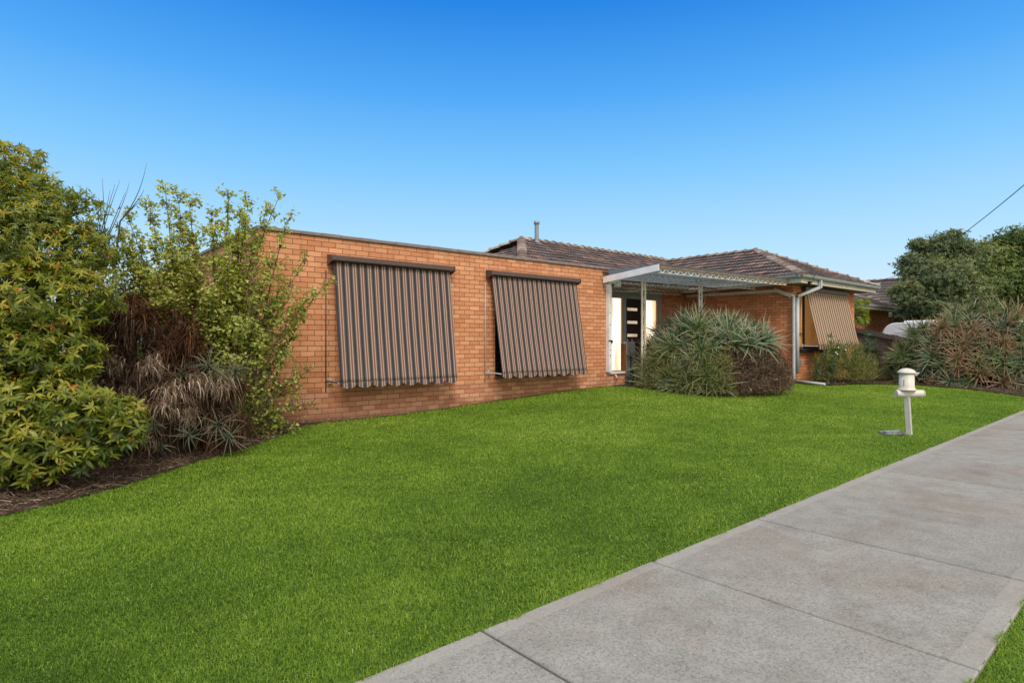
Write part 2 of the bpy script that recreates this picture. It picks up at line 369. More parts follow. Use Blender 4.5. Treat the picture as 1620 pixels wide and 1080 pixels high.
def caps(mb, p, q, up=.05, rad=.115, step=.34, seed=3):
    rr = random.Random(seed); p = np.array(p, float); q = np.array(q, float); d = q-p; Ln = np.linalg.norm(d); d /= Ln
    x = np.cross(d, [0, 0, 1.]); x /= np.linalg.norm(x); y = np.cross(x, d); n = max(1, int(Ln/step)); st = Ln/n
    for k in range(n):
        a = p+d*(k*st-.03); b = p+d*((k+1)*st); vs = []; col = rr.random()
        for c, rr_, lift in ((a, rad*1.06, .03), (a+d*.05, rad*1.1, .034), (a+d*.055, rad*1.0, .022), (b, rad*.96, 0)):
            for t in range(7):
                an = math.pi*t/6; vs.append(c+x*math.cos(an)*rr_*1.15+y*(math.sin(an)*rr_*.75+lift+up-.06))
        vs += [a+y*(up-.09)]*1
        fs = [(k2*7+i, k2*7+i+1, k2*7+8+i, k2*7+7+i) for k2 in range(3) for i in range(6)]+[(28, i+1, i) for i in range(6)]
        mb.add(vs, fs, col)
# ================================================================== THE GROUND
def ground_mats():
    m, nt, bs, out = mat('lawn_ground'); co = obco(nt)
    n = noise(nt, co, 1.1, 5); n2 = noise(nt, co, 60, 4, .7)
    c = ramp(nt, [(.3, (.045, .085, .015)), (.55, (.075, .145, .022)), (.8, (.12, .17, .035))], n.outputs[0]).outputs[0]
    c = mix(nt, .6, c, n2.outputs[1], 'SOFT_LIGHT'); L(nt, c, bs.inputs['Base Color']); bs.inputs['Roughness'].default_value = 1
    bs.inputs['Specular IOR Level'].default_value = .05; bump(nt, bs, n2.outputs[0], .8, .03); M['lawn'] = m
    m, nt, bs, out = mat('mulch'); co = obco(nt)
    n = noise(nt, co, 22, 7, .75); n2 = noise(nt, co, 2, 4)
    c = ramp(nt, [(.3, (.018, .011, .008)), (.5, (.06, .038, .028)), (.66, (.13, .09, .066)), (.8, (.26, .20, .16))], n.outputs[0]).outputs[0]
    c = mix(nt, .5, c, n2.outputs[1], 'SOFT_LIGHT'); L(nt, c, bs.inputs['Base Color']); bs.inputs['Roughness'].default_value = .95
    bump(nt, bs, n.outputs[0], 1, .03); M['mulch'] = m
    m, nt, bs, out = mat('path_concrete'); co = obco(nt); sp = N(nt, 'ShaderNodeSeparateXYZ'); L(nt, co, sp.inputs[0])
    big = noise(nt, co, .9, 5, .6); med = noise(nt, co, 5, 6, .65)
    fine = noise(nt, co, 75, 6, .8); fine.inputs['Distortion'].default_value = .4
    mp = N(nt, 'ShaderNodeMapping'); mp.inputs['Scale'].default_value = (4, 60, 1); L(nt, co, mp.inputs[0]); br = noise(nt, mp.outputs[0], 2.2, 5, .7)
    c = ramp(nt, [(.3, (.262, .258, .245)), (.5, (.312, .308, .293)), (.72, (.35, .347, .333))], med.outputs[0]).outputs[0]
    c = mix(nt, math_(nt, 'MULTIPLY', ramp(nt, [(.46, (0, 0, 0)), (.68, (1, 1, 1))], big.outputs[0]).outputs[0], .6), c, (.235, .185, .14))
    pits = ramp(nt, [(.38, (0, 0, 0)), (.50, (1, 1, 1))], fine.outputs[0]).outputs[0]
    e0 = math_(nt, 'LESS_THAN', math_(nt, 'ABSOLUTE', math_(nt, 'SUBTRACT', sp.outputs[1], .79)), math_(nt, 'ADD', .66, math_(nt, 'MULTIPLY', med.outputs[0], .07)))
    pf = math_(nt, 'MULTIPLY', math_(nt, 'SUBTRACT', 1.0, pits), math_(nt, 'ADD', math_(nt, 'MULTIPLY', e0, .32), .10))
    c = mix(nt, pf, c, (.09, .085, .08))
    c = mix(nt, math_(nt, 'MULTIPLY', math_(nt, 'SUBTRACT', 1.0, e0), .4), c, (.37, .355, .33))
    st = ramp(nt, [(.56, (0, 0, 0)), (.70, (1, 1, 1))], br.outputs[0]).outputs[0]; c = mix(nt, math_(nt, 'MULTIPLY', st, .25), c, (.13, .125, .115))
    sl = N(nt, 'ShaderNodeAttribute', attribute_name='rnd'); c = mix(nt, .3, c, ramp(nt, [(0, (.36, .36, .37)), (1, (.60, .585, .56))], sl.outputs['Fac']).outputs[0], 'SOFT_LIGHT')
    sc2 = noise(nt, co, 1.7, 7, .72); c = mix(nt, math_(nt, 'MULTIPLY', ramp(nt, [(.54, (0, 0, 0)), (.70, (1, 1, 1))], sc2.outputs[0]).outputs[0], .42), c, (.15, .14, .125))
    c = mix(nt, .3, c, fine.outputs[1], 'SOFT_LIGHT')
    vo = N(nt, 'ShaderNodeTexVoronoi'); vo.inputs['Scale'].default_value = 45; L(nt, co, vo.inputs['Vector']); vc = N(nt, 'ShaderNodeSeparateXYZ'); L(nt, vo.outputs['Color'], vc.inputs[0])
    spk = math_(nt, 'MULTIPLY', math_(nt, 'LESS_THAN', vo.outputs['Distance'], .22), math_(nt, 'GREATER_THAN', vc.outputs[0], .82)); c = mix(nt, math_(nt, 'MULTIPLY', spk, .5), c, (.10, .09, .08))
    c = mix(nt, math_(nt, 'MULTIPLY', math_(nt, 'MULTIPLY', math_(nt, 'LESS_THAN', vo.outputs['Distance'], .2), math_(nt, 'LESS_THAN', vc.outputs[0], .05)), .5), c, (.6, .58, .54))
    L(nt, c, bs.inputs['Base Color']); bs.inputs['Roughness'].default_value = .9; bs.inputs['Specular IOR Level'].default_value = .2
    hh = math_(nt, 'ADD', math_(nt, 'MULTIPLY', pits, .6), math_(nt, 'MULTIPLY', br.outputs[0], .35)); bump(nt, bs, hh, .5, .004); M['path'] = m
ground_mats()
def graded(a, b, step, far):
    x = list(np.arange(a, b+1e-6, step)); s = step; p = b
    while p < far: s *= 1.6; p += s; x.append(p)
    s = step; p = a
    while p > -far: s *= 1.6; p -= s; x.insert(0, p)
    return np.array(x)
def sheet(name, xs, ys, fn, m, keep=None):
    X, Y = np.meshgrid(xs, ys, indexing='ij'); V = np.stack([X, Y, fn(X, Y)], -1).reshape(-1, 3); ny = len(ys)
    i, j = np.meshgrid(np.arange(len(xs)-1), np.arange(ny-1), indexing='ij'); a = (i*ny+j).ravel()
    F = np.stack([a, a+ny, a+ny+1, a+1], 1)
    if keep is not None: c = V[F].mean(1); F = F[keep(c[:, 0], c[:, 1])]
    return npmesh(name, V, F, m, smooth=True)
props(sheet('ground', graded(-6, 30, .4, 420), graded(-4, 24, .4, 420), lambda x, y: gz(x, y), M['lawn']), kind='structure')
# mulch beds: outlines as polygons
BED1 = [(-7, 5.2), (-3, 5.35), (-1.2, 5.6), (-.09, 5.98), (.3, 6.18), (.79, 6.54), (1.45, 7.2), (2.34, 7.99), (2.98, 8.68), (3.5, 9.30), (3.95, 9.47), (6, 9.5), (11.0, 9.50), (11.0, 9.7), (2.8, 9.7), (2.8, 21), (-7, 21)]
BED2 = [(17.45, 7.0), (18.6, 6.75), (19.6, 5.6), (19.0, 4.0), (18.5, 2.95), (21, 2.75), (27, 2.9), (27, 12), (22, 12), (21.8, 8.05), (17.4, 8.05)]
BED3 = [(11.2, 8.0), (11.5, 7.1), (12.4, 6.9), (13.6, 6.8), (15.0, 7.0), (16.5, 7.7), (17.45, 8.1), (17.4, 11.7), (11.1, 11.7), (11.1, 9.5)]
def inpoly(x, y, P):
    x = np.asarray(x, float); y = np.asarray(y, float); r = np.zeros(x.shape, bool); n = len(P)
    for k in range(n):
        x0, y0 = P[k]; x1, y1 = P[(k+1) % n]
        if y0 == y1: continue
        c = ((y0 > y) != (y1 > y)) & (x < (x1-x0)*(y-y0)/(y1-y0)+x0); r ^= c
    return r
def bed(name, P, lift=.012):
    P = [np.array(p, float) for p in P]; ring = []
    for k in range(len(P)):                            # wobble the outline a little
        p, q = P[k], P[(k+1) % len(P)]; n = max(1, int(np.linalg.norm(q-p)/.08)); nn = np.array([-(q-p)[1], (q-p)[0]])/np.linalg.norm(q-p)
        for t in range(n): ring.append(p+(q-p)*t/n+nn*random.uniform(-.02, .02))
    import bmesh
    bm = bmesh.new(); vs = [bm.verts.new((p[0], p[1], 0)) for p in ring]; bm.faces.new(vs)
    bmesh.ops.triangulate(bm, faces=bm.faces[:]); 
    for _ in range(3): bmesh.ops.subdivide_edges(bm, edges=[e for e in bm.edges if e.calc_length() > .5], cuts=1)
    bmesh.ops.triangulate(bm, faces=bm.faces[:])
    for v in bm.verts: v.co.z = float(gz(v.co.x, v.co.y))+lift
    bmesh.ops.recalc_face_normals(bm, faces=bm.faces[:]); me = bpy.data.meshes.new(name); bm.to_mesh(me); bm.free()
    return props(link(name, me, M['mulch'], None), kind='structure')
bed('mulch_bed', BED1); bed('mulch_bed', BED2, .03); bed('mulch_bed', BED3, .02)
# footpath: object turned 1.27 degrees; slabs 1.3 m long with open joints
PANG = math.atan(.0222)
pm = MB(); J0 = 1.671-1.3*12
for k in range(46):
    x0 = J0+k*1.3+.0075+random.uniform(-.002, .002); x1 = J0+(k+1)*1.3-.0075; z = random.uniform(-.0015, .0015)+.022
    pm.box(x0, x1, 0, 1.575, -.12, z, random.random(), bev=.005)
pm.box(J0, J0+46*1.3, .01, 1.565, -.14, -.03)
fp = props(pm.build('footpath', M['path']), kind='structure')
fp.location = (0, .562, 0); fp.rotation_euler = (0, 0, PANG)
def path_v(u): return .562+.0222*u

# ================================================================== THE HOUSE
GW = -.15
house = empty('brick_house', (11.0, 12.0, 0), 'single storey orange brick house with a flat roofed left wing and tiled roofs behind', 'house')
def P_(mb, name, m, parent=None): return mb.build(name, M[m], parent or house)
w = MB()                                                    # left wing
H1 = (4.35, 6.12, .66, 2.62); H2 = (7.52, 9.62, .62, 2.62)
wallpiece(w, 'v', 9.54, 2.87, 11.02, GW, 3.06, [H1, H2])
wallpiece(w, 'u', 2.87, 9.54, 19.2, GW, 3.06)
wallpiece(w, 'u', 11.02, 9.54, 11.7, GW, 3.06, sign=1)
wallpiece(w, 'v', 19.2, 2.87, 22.4, GW, 3.0, sign=1)
P_(w, 'wall', 'brick')
c = MB(); x = 2.84; k = 0
while x < 11.03:                                            # coping tiles along the parapet
    n = min(x+.34, 11.05); c.box(x+.003, n-.003, 9.505, 9.70, 3.063+random.uniform(0, .003), 3.125+random.uniform(-.003, .003), random.random(), bev=.008); x += .34
y = 9.71
while y < 19.2:
    c.box(2.835, 3.03, y+.003, y+.337, 3.063, 3.125, random.random(), bev=.008); y += .34
cp = P_(c, 'coping', 'coping')
f = MB(); f.box(2.98, 9.6, 9.66, 19.1, 2.93, 2.98); f.box(9.6, 11.0, 9.66, 11.25, 2.93, 2.98); P_(f, 'flat_roof', 'sheet')
for h in (H1, H2):                                          # louvred dark windows behind the awnings
    fr = MB(); v0, v1 = 9.59, 9.64; a0, a1, z0, z1 = h
    for b in ((a0, a0+.05, z0, z1), (a1-.05, a1, z0, z1), (a0+.05, a1-.05, z0, z0+.05), (a0+.05, a1-.05, z1-.05, z1), ((a0+a1)/2-.03, (a0+a1)/2+.03, z0+.05, z1-.05), (a0+.05, (a0+a1)/2-.03, z0+.46, z0+.50)):
        fr.box(b[0], b[1], v0, v1, b[2], b[3])
    wo = P_(fr, 'window', 'dark')
    g = MB(); g.box(a0+.05, a1-.05, 9.655, 9.665, z0+.05, z1-.05); P_(g, 'pane', 'glass', wo)
    l = MB(); z = z0+.08
    while z < z1-.1: l.add([(a0+.05, 9.62, z), (a1-.05, 9.62, z), (a1-.05, 9.652, z+.07), (a0+.05, 9.652, z+.07)], [(0, 1, 2, 3)]); z += .085
    P_(l, 'louvres', 'dark', wo)
    s = MB(); s.box(a0-.02, a1+.02, 9.50, 9.585, z0-.03, z0-.003, bev=.004); P_(s, 'sill', 'brownmetal', wo)
# right wing + entry + rest of the body
w = MB(); H3 = (17.62, 20.75, 1.12, 2.78)
wallpiece(w, 'v', 8.03, 17.4, 21.85, GW, 3.02, [H3])
wallpiece(w, 'u', 17.4, 8.03, 11.7, GW, 3.05)
wallpiece(w, 'u', 21.85, 8.03, 19.2, GW, 3.02, sign=1)
U = {p: onv(p, 11.7) for p in (960, 966, 983, 986, 989, 1015, 1020, 1037, 1040, 1045, 1083)}
wallpiece(w, 'v', 11.7, U[1045], 17.4, GW, 3.05)
P_(w, 'wall', 'brick_red')
FL = .45
e = MB(); u0, u1 = 11.02, U[1045]
e.box(u0, u1, 11.66, 11.78, 2.65, 3.02); e.box(U[983]+.03, U[989], 11.655, 11.77, FL, 2.648); e.box(U[1040], U[1045]-.004, 11.655, 11.77, FL, 2.648)
e.box(u0+.005, U[966]-.35, 11.66, 11.77, FL, 2.646)
P_(e, 'entry_frame', 'frame_grey')
e = MB(); e.box(U[983]-.03, U[983]+.028, 11.665, 11.76, FL, 2.645); e.box(U[1015]+.01, U[1020]-.01, 11.665, 11.76, FL, 2.645); e.box(U[1037], U[1040]-.004, 11.665, 11.76, FL, 2.645)
P_(e, 'timber_jamb', 'wood_pale')
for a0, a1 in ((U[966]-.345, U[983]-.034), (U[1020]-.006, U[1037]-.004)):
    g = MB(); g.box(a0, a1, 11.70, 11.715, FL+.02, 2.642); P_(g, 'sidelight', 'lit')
d = MB(); a0, a1 = U[989]+.003, U[1015]+.006; cs = [FL+.28+.0, FL+.72, FL+1.16, FL+1.60]
dz0, dz1 = FL+.02, 2.64; slots = [(1.485, 1.575), (1.885, 1.975), (2.285, 2.375)]
zs = [dz0]+[q for s_ in slots for q in s_]+[dz1]
for i in range(0, len(zs)-1, 2): d.box(a0, a1, 11.70, 11.745, zs[i], zs[i+1])
for s_ in slots: d.box(a0, a0+.10, 11.702, 11.743, s_[0]-.0, s_[1]); d.box(a1-.20, a1, 11.702, 11.743, s_[0], s_[1])
door = P_(d, 'door', 'doorblack')
for s_ in slots: g = MB(); g.box(a0+.10, a1-.20, 11.715, 11.73, s_[0], s_[1]); P_(g, 'glass_slot', 'litslot', door)
g = MB(); g.tube([(a1-.07, 11.70, 1.45), (a1-.07, 11.64, 1.45), (a1-.17, 11.63, 1.45)], .011); P_(g, 'handle', 'vent', door)
p = MB(); p.box(11.3, 16.1, 9.72, 11.65, -.1, FL); P_(p, 'porch', 'concrete_p')
p = MB(); wallpiece(p, 'v', 9.541, 11.02, 11.62, GW, .545); wallpiece(p, 'u', 11.62, 9.541, 9.72, GW, .545, sign=1); P_(p, 'porch_wall', 'brick')
p = MB(); p.box(10.97, 11.60, 9.50, 9.70, .548, .60, bev=.006); P_(p, 'porch_sill', 'white')
p = MB(); p.box(11.625, 11.70, 9.56, 9.66, .1, 1.28, bev=.004); P_(p, 'porch_post', 'wood_rust')
t = MB(); t.tube([(11.22, 9.50, .53), (11.22, 9.46, .49)], .02); t.tube([(11.22, 9.46, .50), (11.22, 9.46, .40)], .014); tp = P_(t, 'garden_tap', 'cream')
t = MB(); t.tube([(11.22, 9.455, .47), (11.22, 9.45, .38)], .017); P_(t, 'hose_tail', 'red', tp)
p = MB(); p.box(10.915, 11.02, 9.44, 9.535, .60, 2.72, bev=.008)
p.bar((10.97, 9.49, 2.76), (11.16, 9.40, 2.80), .09, .08); p.box(11.12, 11.24, 9.34, 9.46, 2.66, 2.93, bev=.006)
dp = P_(p, 'downpipe', 'peeling')
p = MB()
p.tube([(10.90, 9.43, 1.36), (11.00, 9.42, 1.36)], .012); p.box(10.985, 11.015, 9.40, 9.438, 1.30, 1.37)
P_(p, 'bracket', 'black', dp)
for z in (2.02, 1.72, 1.12, .98): p = MB(); p.box(10.95, 10.97, 9.436, 9.4395, z, z+random.uniform(.02, .04)); P_(p, 'paint_chip', 'black', dp)
# roofs -----------------------------------------------------------------
EZ = 3.20; TN = .45; cs_ = 1/math.sqrt(1+TN*TN); sn_ = TN*cs_
def slope(seed, A0, ad, hd, run, l0, l1, m='tile', parent=None, nm='roof'):
    ad = Vector((*ad, 0)); hd = Vector((*hd, 0)); Sd = Vector((hd.x*cs_, hd.y*cs_, sn_)); Nn = Vector((-hd.x*sn_, -hd.y*sn_, cs_))
    mb = MB(); rl = run/cs_; tile_plane(mb, A0, ad, Sd, Nn, rl, l0, l1, seed=seed)
    A0 = Vector(A0); q = [A0+ad*l0(0), A0+ad*l1(0), A0+ad*l1(1)+Sd*rl, A0+ad*l0(1)+Sd*rl]
    mb.add([p-Nn*.012 for p in q], [(0, 1, 2, 3)], .1)
    return P_(mb, nm, m, parent)
hr = 2.825; mr = 3.0; ml = 2.55; UE0, UE1, VF, VM = 16.85, 22.5, 7.55, 11.2; UL = 9.70; VB = VM+2*mr
roof = slope(1, (UE0, VF, EZ), (1, 0), (0, 1), hr, lambda f: f*hr, lambda f: UE1-UE0-f*hr)            # right wing, hipped end
slope(2, (UE0, VF, EZ), (0, 1), (1, 0), hr, lambda f: f*hr, lambda f: VM-VF+f*hr)                     # right wing, courtyard side
slope(3, (UL, VM, EZ), (1, 0), (0, 1), mr, lambda f: f*ml, lambda f: UE0-UL+f*mr)                      # main roof, front
slope(4, (UL, VM, EZ), (0, 1), (1, 0), ml, lambda f: f*mr, lambda f: 2*mr-f*mr)                        # main roof, left hip
slope(5, (UE1, VF, EZ), (0, 1), (-1, 0), hr, lambda f: f*hr, lambda f: VB-VF-f*hr)
slope(6, (UL, VB, EZ), (1, 0), (0, -1), mr, lambda f: f*ml, lambda f: UE1-UL-f*hr)
def rz(h): return EZ+h*TN
AP1 = (UE0+hr, VF+hr, rz(hr)); AP0 = (UL+ml, VM+mr, rz(mr))
for k, (a, b) in enumerate((((UE0, VF, EZ), AP1), ((UE1, VF, EZ), AP1), (AP1, (UE0+hr, VM+mr-.1, rz(hr))), ((UL, VM, EZ), AP0), ((UL, VB, EZ), AP0), (AP0, (UE0+mr, VM+mr, rz(mr))))):
    m_ = MB(); caps(m_, a, b, seed=k+1); P_(m_, 'ridge_cap', 'cap')
vl = MB(); vl.bar((UE0, VM, EZ+.02), (UE0+mr, VM+mr, rz(mr)+.02), .22, .012); P_(vl, 'valley', 'vent')
v = MB(); vu, vv = onv(849, 14.0), 14.0
v.lathe((vu, vv, 4.35), [(.068, 0), (.068, .72)], 14); v.lathe((vu, vv, 5.05), [(.07, 0), (.09, .01), (.095, .09), (.075, .115), (.0, .12)], 14)
v.lathe((vu, vv, 4.42), [(.2, 0), (.11, .05), (.07, .10)], 14); P_(v, 'vent_pipe', 'vent')
# eaves
s = MB(); s.box(UE0+.06, UE1-.06, VF+.06, 8.03, 3.02, 3.05); s.box(UE0+.06, 17.4, 8.03, 11.7, 3.06, 3.08); s.box(u0, UE0+.06, VM+.06, 11.66, 3.03, 3.05); s.box(21.85, UE1-.06, 8.03, 17, 3.02, 3.05)
s.box(UL+.05, 11.02, VM+.05, VB-.05, 3.0, 3.03); P_(s, 'soffit', 'soffit')
s = MB(); s.box(UE0+.055, UE1-.03, VF+.03, VF+.058, 2.99, 3.17); s.box(UE0+.03, UE0+.054, VF+.03, VM, 2.99, 3.17); s.box(UE0+.055, UE1-.03, VF+.018, VF+.029, 3.06, 3.075)
s.box(UL+.03, UE0, VM+.03, VM+.056, 3.0, 3.17); s.box(UL+.03, UL+.055, VM+.058, VB, 3.0, 3.17)
P_(s, 'fascia', 'cream')
def gutter(pts, w_=.11, h_=.09):
    g = MB(); prof = [(0, 0), (0, -h_), (w_*.8, -h_), (w_, -h_*.5), (w_, 0), (w_-.008, 0), (w_-.012, -h_*.45), (w_*.78, -h_+.008), (.008, -h_+.008), (.008, 0)]
    for (p, q, nx, ny) in pts:
        vs = [(c_[0]+nx*a, c_[1]+ny*a, c_[2]+b) for c_ in (p, q) for a, b in prof]; n = len(prof)
        g.add(vs, [(i, (i+1) % n, n+(i+1) % n, n+i) for i in range(n)]+[tuple(range(n)), tuple(range(2*n-1, n-1, -1))])
    return g
gt = gutter([((UE0-.07, VF+.026, 3.215), (UE1+.08, VF+.026, 3.20), 0, -1), ((UE0+.026, VF+.026, 3.213), (UE0+.026, 8.55, 3.213), -1, 0)]); P_(gt, 'gutter', 'gutter')
# pipes on the right wing
p = MB(); p.bar((17.34, 11.6, 2.86), (17.34, 8.52, 2.84), .075, .085); p.bar((17.34, 8.56, 2.885), (17.24, 8.03, 2.66), .07, .09); P_(p, 'wall_pipe', 'white')
p = MB(); p.tube([(17.24, 8.06, 2.66), (17.26, 8.02, 2.69), (17.30, 7.99, 2.66), (17.31, 7.985, 2.56), (17.32, 7.985, .30), (17.32, 7.98, .2)], .046, 12); P_(p, 'downpipe', 'pipe')
p = MB(); p.tube([(17.50, 7.96, .40), (17.50, 7.96, 2.62)], .05, 12); p.bar((17.50, 7.95, 2.66), (18.02, 7.52, 2.93), .08, .08); p.bar((18.0, 7.525, 2.90), (18.0, 7.525, 3.12), .08, .08)
p2 = P_(p, 'downpipe', 'pipe')
for z in (1.6, 2.3): p = MB(); p.box(17.44, 17.56, 7.985, 8.028, z, z+.03); P_(p, 'bracket', 'brownmetal', p2)
b = MB(); b.box(17.28, 17.36, 7.50, 7.56, 2.93, 3.05, bev=.01); b.tube([(17.32, 7.48, 3.0), (17.42, 7.44, 3.2), (17.55, 7.40, 3.34)], .008); P_(b, 'cable_bracket', 'black')
b = MB(); b.box(17.72, 17.90, 8.018, 8.027, .62, .80); P_(b, 'wall_vent', 'vent')
# lit window with blinds in the right wing
fr = MB(); a0, a1, z0, z1 = H3
for q in ((a0, a0+.07, z0, z1), (a1-.07, a1, z0, z1), (a0+.07, a1-.07, z0, z0+.06), (a0+.07, a1-.07, z1-.06, z1), (a0+.55, a0+.60, z0+.06, z1-.06), (a0+.07, a0+.55, z0+.42, z0+.47), (a1-.62, a1-.57, z0+.06, z1-.06)):
    fr.box(q[0], q[1], 8.07, 8.12, q[2], q[3])
wo = P_(fr, 'window', 'dark')
g = MB(); g.box(a0+.07, a1-.07, 8.125, 8.135, z0+.06, z1-.06); P_(g, 'blind', 'blind', wo)
s = MB(); s.box(a0-.04, a1+.04, 7.90, 8.065, z0-.09, z0-.004, bev=.005); P_(s, 'sill', 'dark', wo)

# ---------------------------------------------------------------- awnings
def awning(name, lab, a0, a1, zt, zb, vt, vb, vw, m, scal=.29, armz=None, box=True):
    t = empty(name, ((a0+a1)/2, vw, zt), lab, 'awning', 'canvas window awnings on the brick house')
    b = MB(); bx0, bx1 = a0-.05, a1+.05
    prof = [(vw-.002, zt+.11), (vt-.03, zt+.155), (vt-.085, zt+.135), (vt-.09, zt+.065), (vt-.03, zt+.04), (vw-.002, zt+.04)]
    b.add([(xx, p, z) for xx in (bx0, bx1) for p, z in prof], [tuple(range(6)), tuple(range(11, 5, -1))]+[(i, (i+1) % 6, 6+(i+1) % 6, 6+i) for i in range(6)])
    for xx in (bx0-.012, bx1): b.add([(xx+dd, p, z+.0) for dd in (0, .012) for p, z in ((vw-.001, zt+.17), (vt-.095, zt+.145), (vt-.10, zt+.05), (vw-.001, zt-.02))], [(0, 1, 2, 3), (7, 6, 5, 4)]+[(i, (i+1) % 4, 4+(i+1) % 4, 4+i) for i in range(4)])
    if not box: b = MB(); b.box(bx0, bx1, vt-.04, vw-.002, zt-.02, zt+.10, bev=.01)
    b.build('head_box', M['brownmetal'], t)
    nx, nz = 70, 26; V = []; zf = zt+(.045 if box else 0); sl = []
    for i in range(nx+1):
        for j in range(nz+1):
            s_ = j/nz; xx = a0+(a1-a0)*i/nx
            bel = .016*math.sin(math.pi*s_)*math.sin(math.pi*i/nx)-.004*math.sin(i*.9+math.sin(s_*3)*1.2)*s_
            V.append((xx+.006*math.sin(s_*2.2+i*.03)*s_, vt+(vb-vt)*s_+bel, zf+(zb-zf)*s_))
    F = [(i*(nz+1)+j, (i+1)*(nz+1)+j, (i+1)*(nz+1)+j+1, i*(nz+1)+j+1) for i in range(nx) for j in range(nz)]
    o = npmesh('canvas', V, F, M[m], t, smooth=True); sd = o.modifiers.new('thick', 'SOLIDIFY'); sd.thickness = .002
    V = []; n = 160
    for i in range(n+1):
        q = i/n; xx = a0+(a1-a0)*q; ph = (xx-a0)/scal
        dz = .045+.05*abs(math.sin(math.pi*ph)); wv = .012*math.sin(2*math.pi*ph+.7)
        V += [(xx, vb-.006, zb+.004), (xx, vb-.010+wv*.5, zb-dz*.5), (xx, vb-.008+wv, zb-dz)]
    F = [(3*i+k, 3*i+3+k, 3*i+4+k, 3*i+1+k) for i in range(n) for k in (0, 1)]
    npmesh('valance', V, F, M[m], t, smooth=True)
    r = MB(); r.tube([(a0-.01, vb+.008, zb), (a1+.01, vb+.008, zb)], .014, 8); r.build('bottom_rail', M['brownmetal'], t)
    for xx in (a0-.012, a1+.012):
        ar = MB(); az = armz or zb+.02; ar.bar((xx, vw-.01, az), (xx, vb+.008, zb), .014, .026); ar.box(xx-.02, xx+.02, vw-.03, vw-.001, az-.05, az+.05); ar.build('arm', M['pipe'], t)
    for xx in ((a0-.09,)):
        g = MB(); g.tube([(xx, vw-.02, zt-.10), (xx, vw-.02, zb-.16)], .009, 6); g.bar((xx, vw-.02, zb+.02), (a0, vb+.01, zb+.005), .016, .022); g.build('guide_rod', M['brownmetal' if box and a0 < 6 else 'pipe'], t)
    return t
awning('window_awning', 'brown striped canvas awning nearest the leafy shrubs, tilted out over the left window', 4.03, 6.34, 2.615, .665, 9.43, 9.17, 9.54, 'stripe')
awning('window_awning', 'brown striped canvas awning nearer the porch, with the dark window showing at its lower left', 7.34, 9.78, 2.615, .70, 9.43, 9.09, 9.54, 'stripe', scal=.31)
awning('window_awning', 'tan and brown striped awning leaning out under the eave of the tiled right wing', 17.95, 20.95, 2.86, 1.20, 7.93, 7.55, 8.03, 'stripe_tan', scal=.155, box=False)

# ---------------------------------------------------------------- pergola
perg = empty('porch_pergola', (13.9, 9.0, .2), 'rusty cream steel lattice pergola with dark sheet roof over the front porch', 'pergola')
PU0, PU1, PV0, PV1 = 10.78, 16.82, 7.92, 11.55
def pz(u, v): return 2.985+(u-PU0)*.014-(v-PV0)*.012
xs = np.arange(PU0, PU1, .0127); ys = np.linspace(PV0-.03, PV1, 12)
X, Y = np.meshgrid(xs, ys, indexing='ij'); Vv = np.stack([X, Y, 2.985+(X-PU0)*.014-(Y-PV0)*.012+.045+.012*np.sin((X-PU0)*2*np.pi/.076)], -1).reshape(-1, 3)
i, j = np.meshgrid(np.arange(len(xs)-1), np.arange(11), indexing='ij'); a = (i*12+j).ravel()
npmesh('roof_sheet', Vv, np.stack([a, a+12, a+13, a+1], 1), M['sheet'], perg, smooth=True)
def truss(p, q, h, name, m, chord=.026, step=.24, mz='truss', top=None):
    p, q = Vector(p), Vector(q); t = MB(); t.bar(p, q, chord*1.3, top or chord, 1); dz = Vector((0, 0, -h)); t.bar(p+dz, q+dz, chord, chord*.7)
    n = int((q-p).length/step)
    for k in range(n):
        a_, b_, m_ = p.lerp(q, k/n), p.lerp(q, (k+1)/n), p.lerp(q, (k+.5)/n)
        t.bar(a_, m_+dz, .012, .012); t.bar(m_+dz, b_, .012, .012)
    return t.build(name, M[m], perg)
def tp(u, v, d=.0): return (u, v, pz(u, v)-d)
truss(tp(PU0+.06, PV0+.03, .05), tp(PU1, PV0+.03, .05), .085, 'front_truss', 'truss', chord=.013, step=.27)
r = MB(); r.bar(tp(PU0+.05, PV0+.02, .0), tp(PU1, PV0+.02, .0), .05, .075); r.build('front_beam', M['weathered'], perg)
truss(tp(11.05, 8.88, .03), tp(PU1, 8.88, .03), .15, 'beam', 'truss')
truss(tp(11.05, 10.15, .05), tp(PU1, 10.15, .05), .13, 'beam', 'rust', chord=.045)
truss(tp(11.05, 11.45, .05), tp(PU1, 11.45, .05), .11, 'beam', 'truss')
truss(tp(14.0, PV0+.1, .07), tp(14.0, 11.4, .07), .09, 'cross_beam', 'truss', chord=.02)
r = MB(); r.bar(tp(PU1-.02, PV0+.08, .06), tp(PU1-.02, 11.45, .06), .05, .09); r.build('wall_rail', M['cream'], perg)
r = MB(); r.add([(PU0-.012, PV0-.02, 2.885), (PU0-.012, 9.50, 2.735), (PU0-.012, 9.50, 2.885), (PU0-.012, PV0-.02, 3.03), (PU0+.012, PV0-.02, 2.885), (PU0+.012, 9.50, 2.735), (PU0+.012, 9.50, 2.885), (PU0+.012, PV0-.02, 3.03)], [(0, 3, 2, 1), (4, 5, 6, 7), (0, 1, 5, 4), (2, 3, 7, 6), (0, 4, 7, 3), (1, 2, 6, 5)]); r.build('fascia_board', M['peeling'], perg)
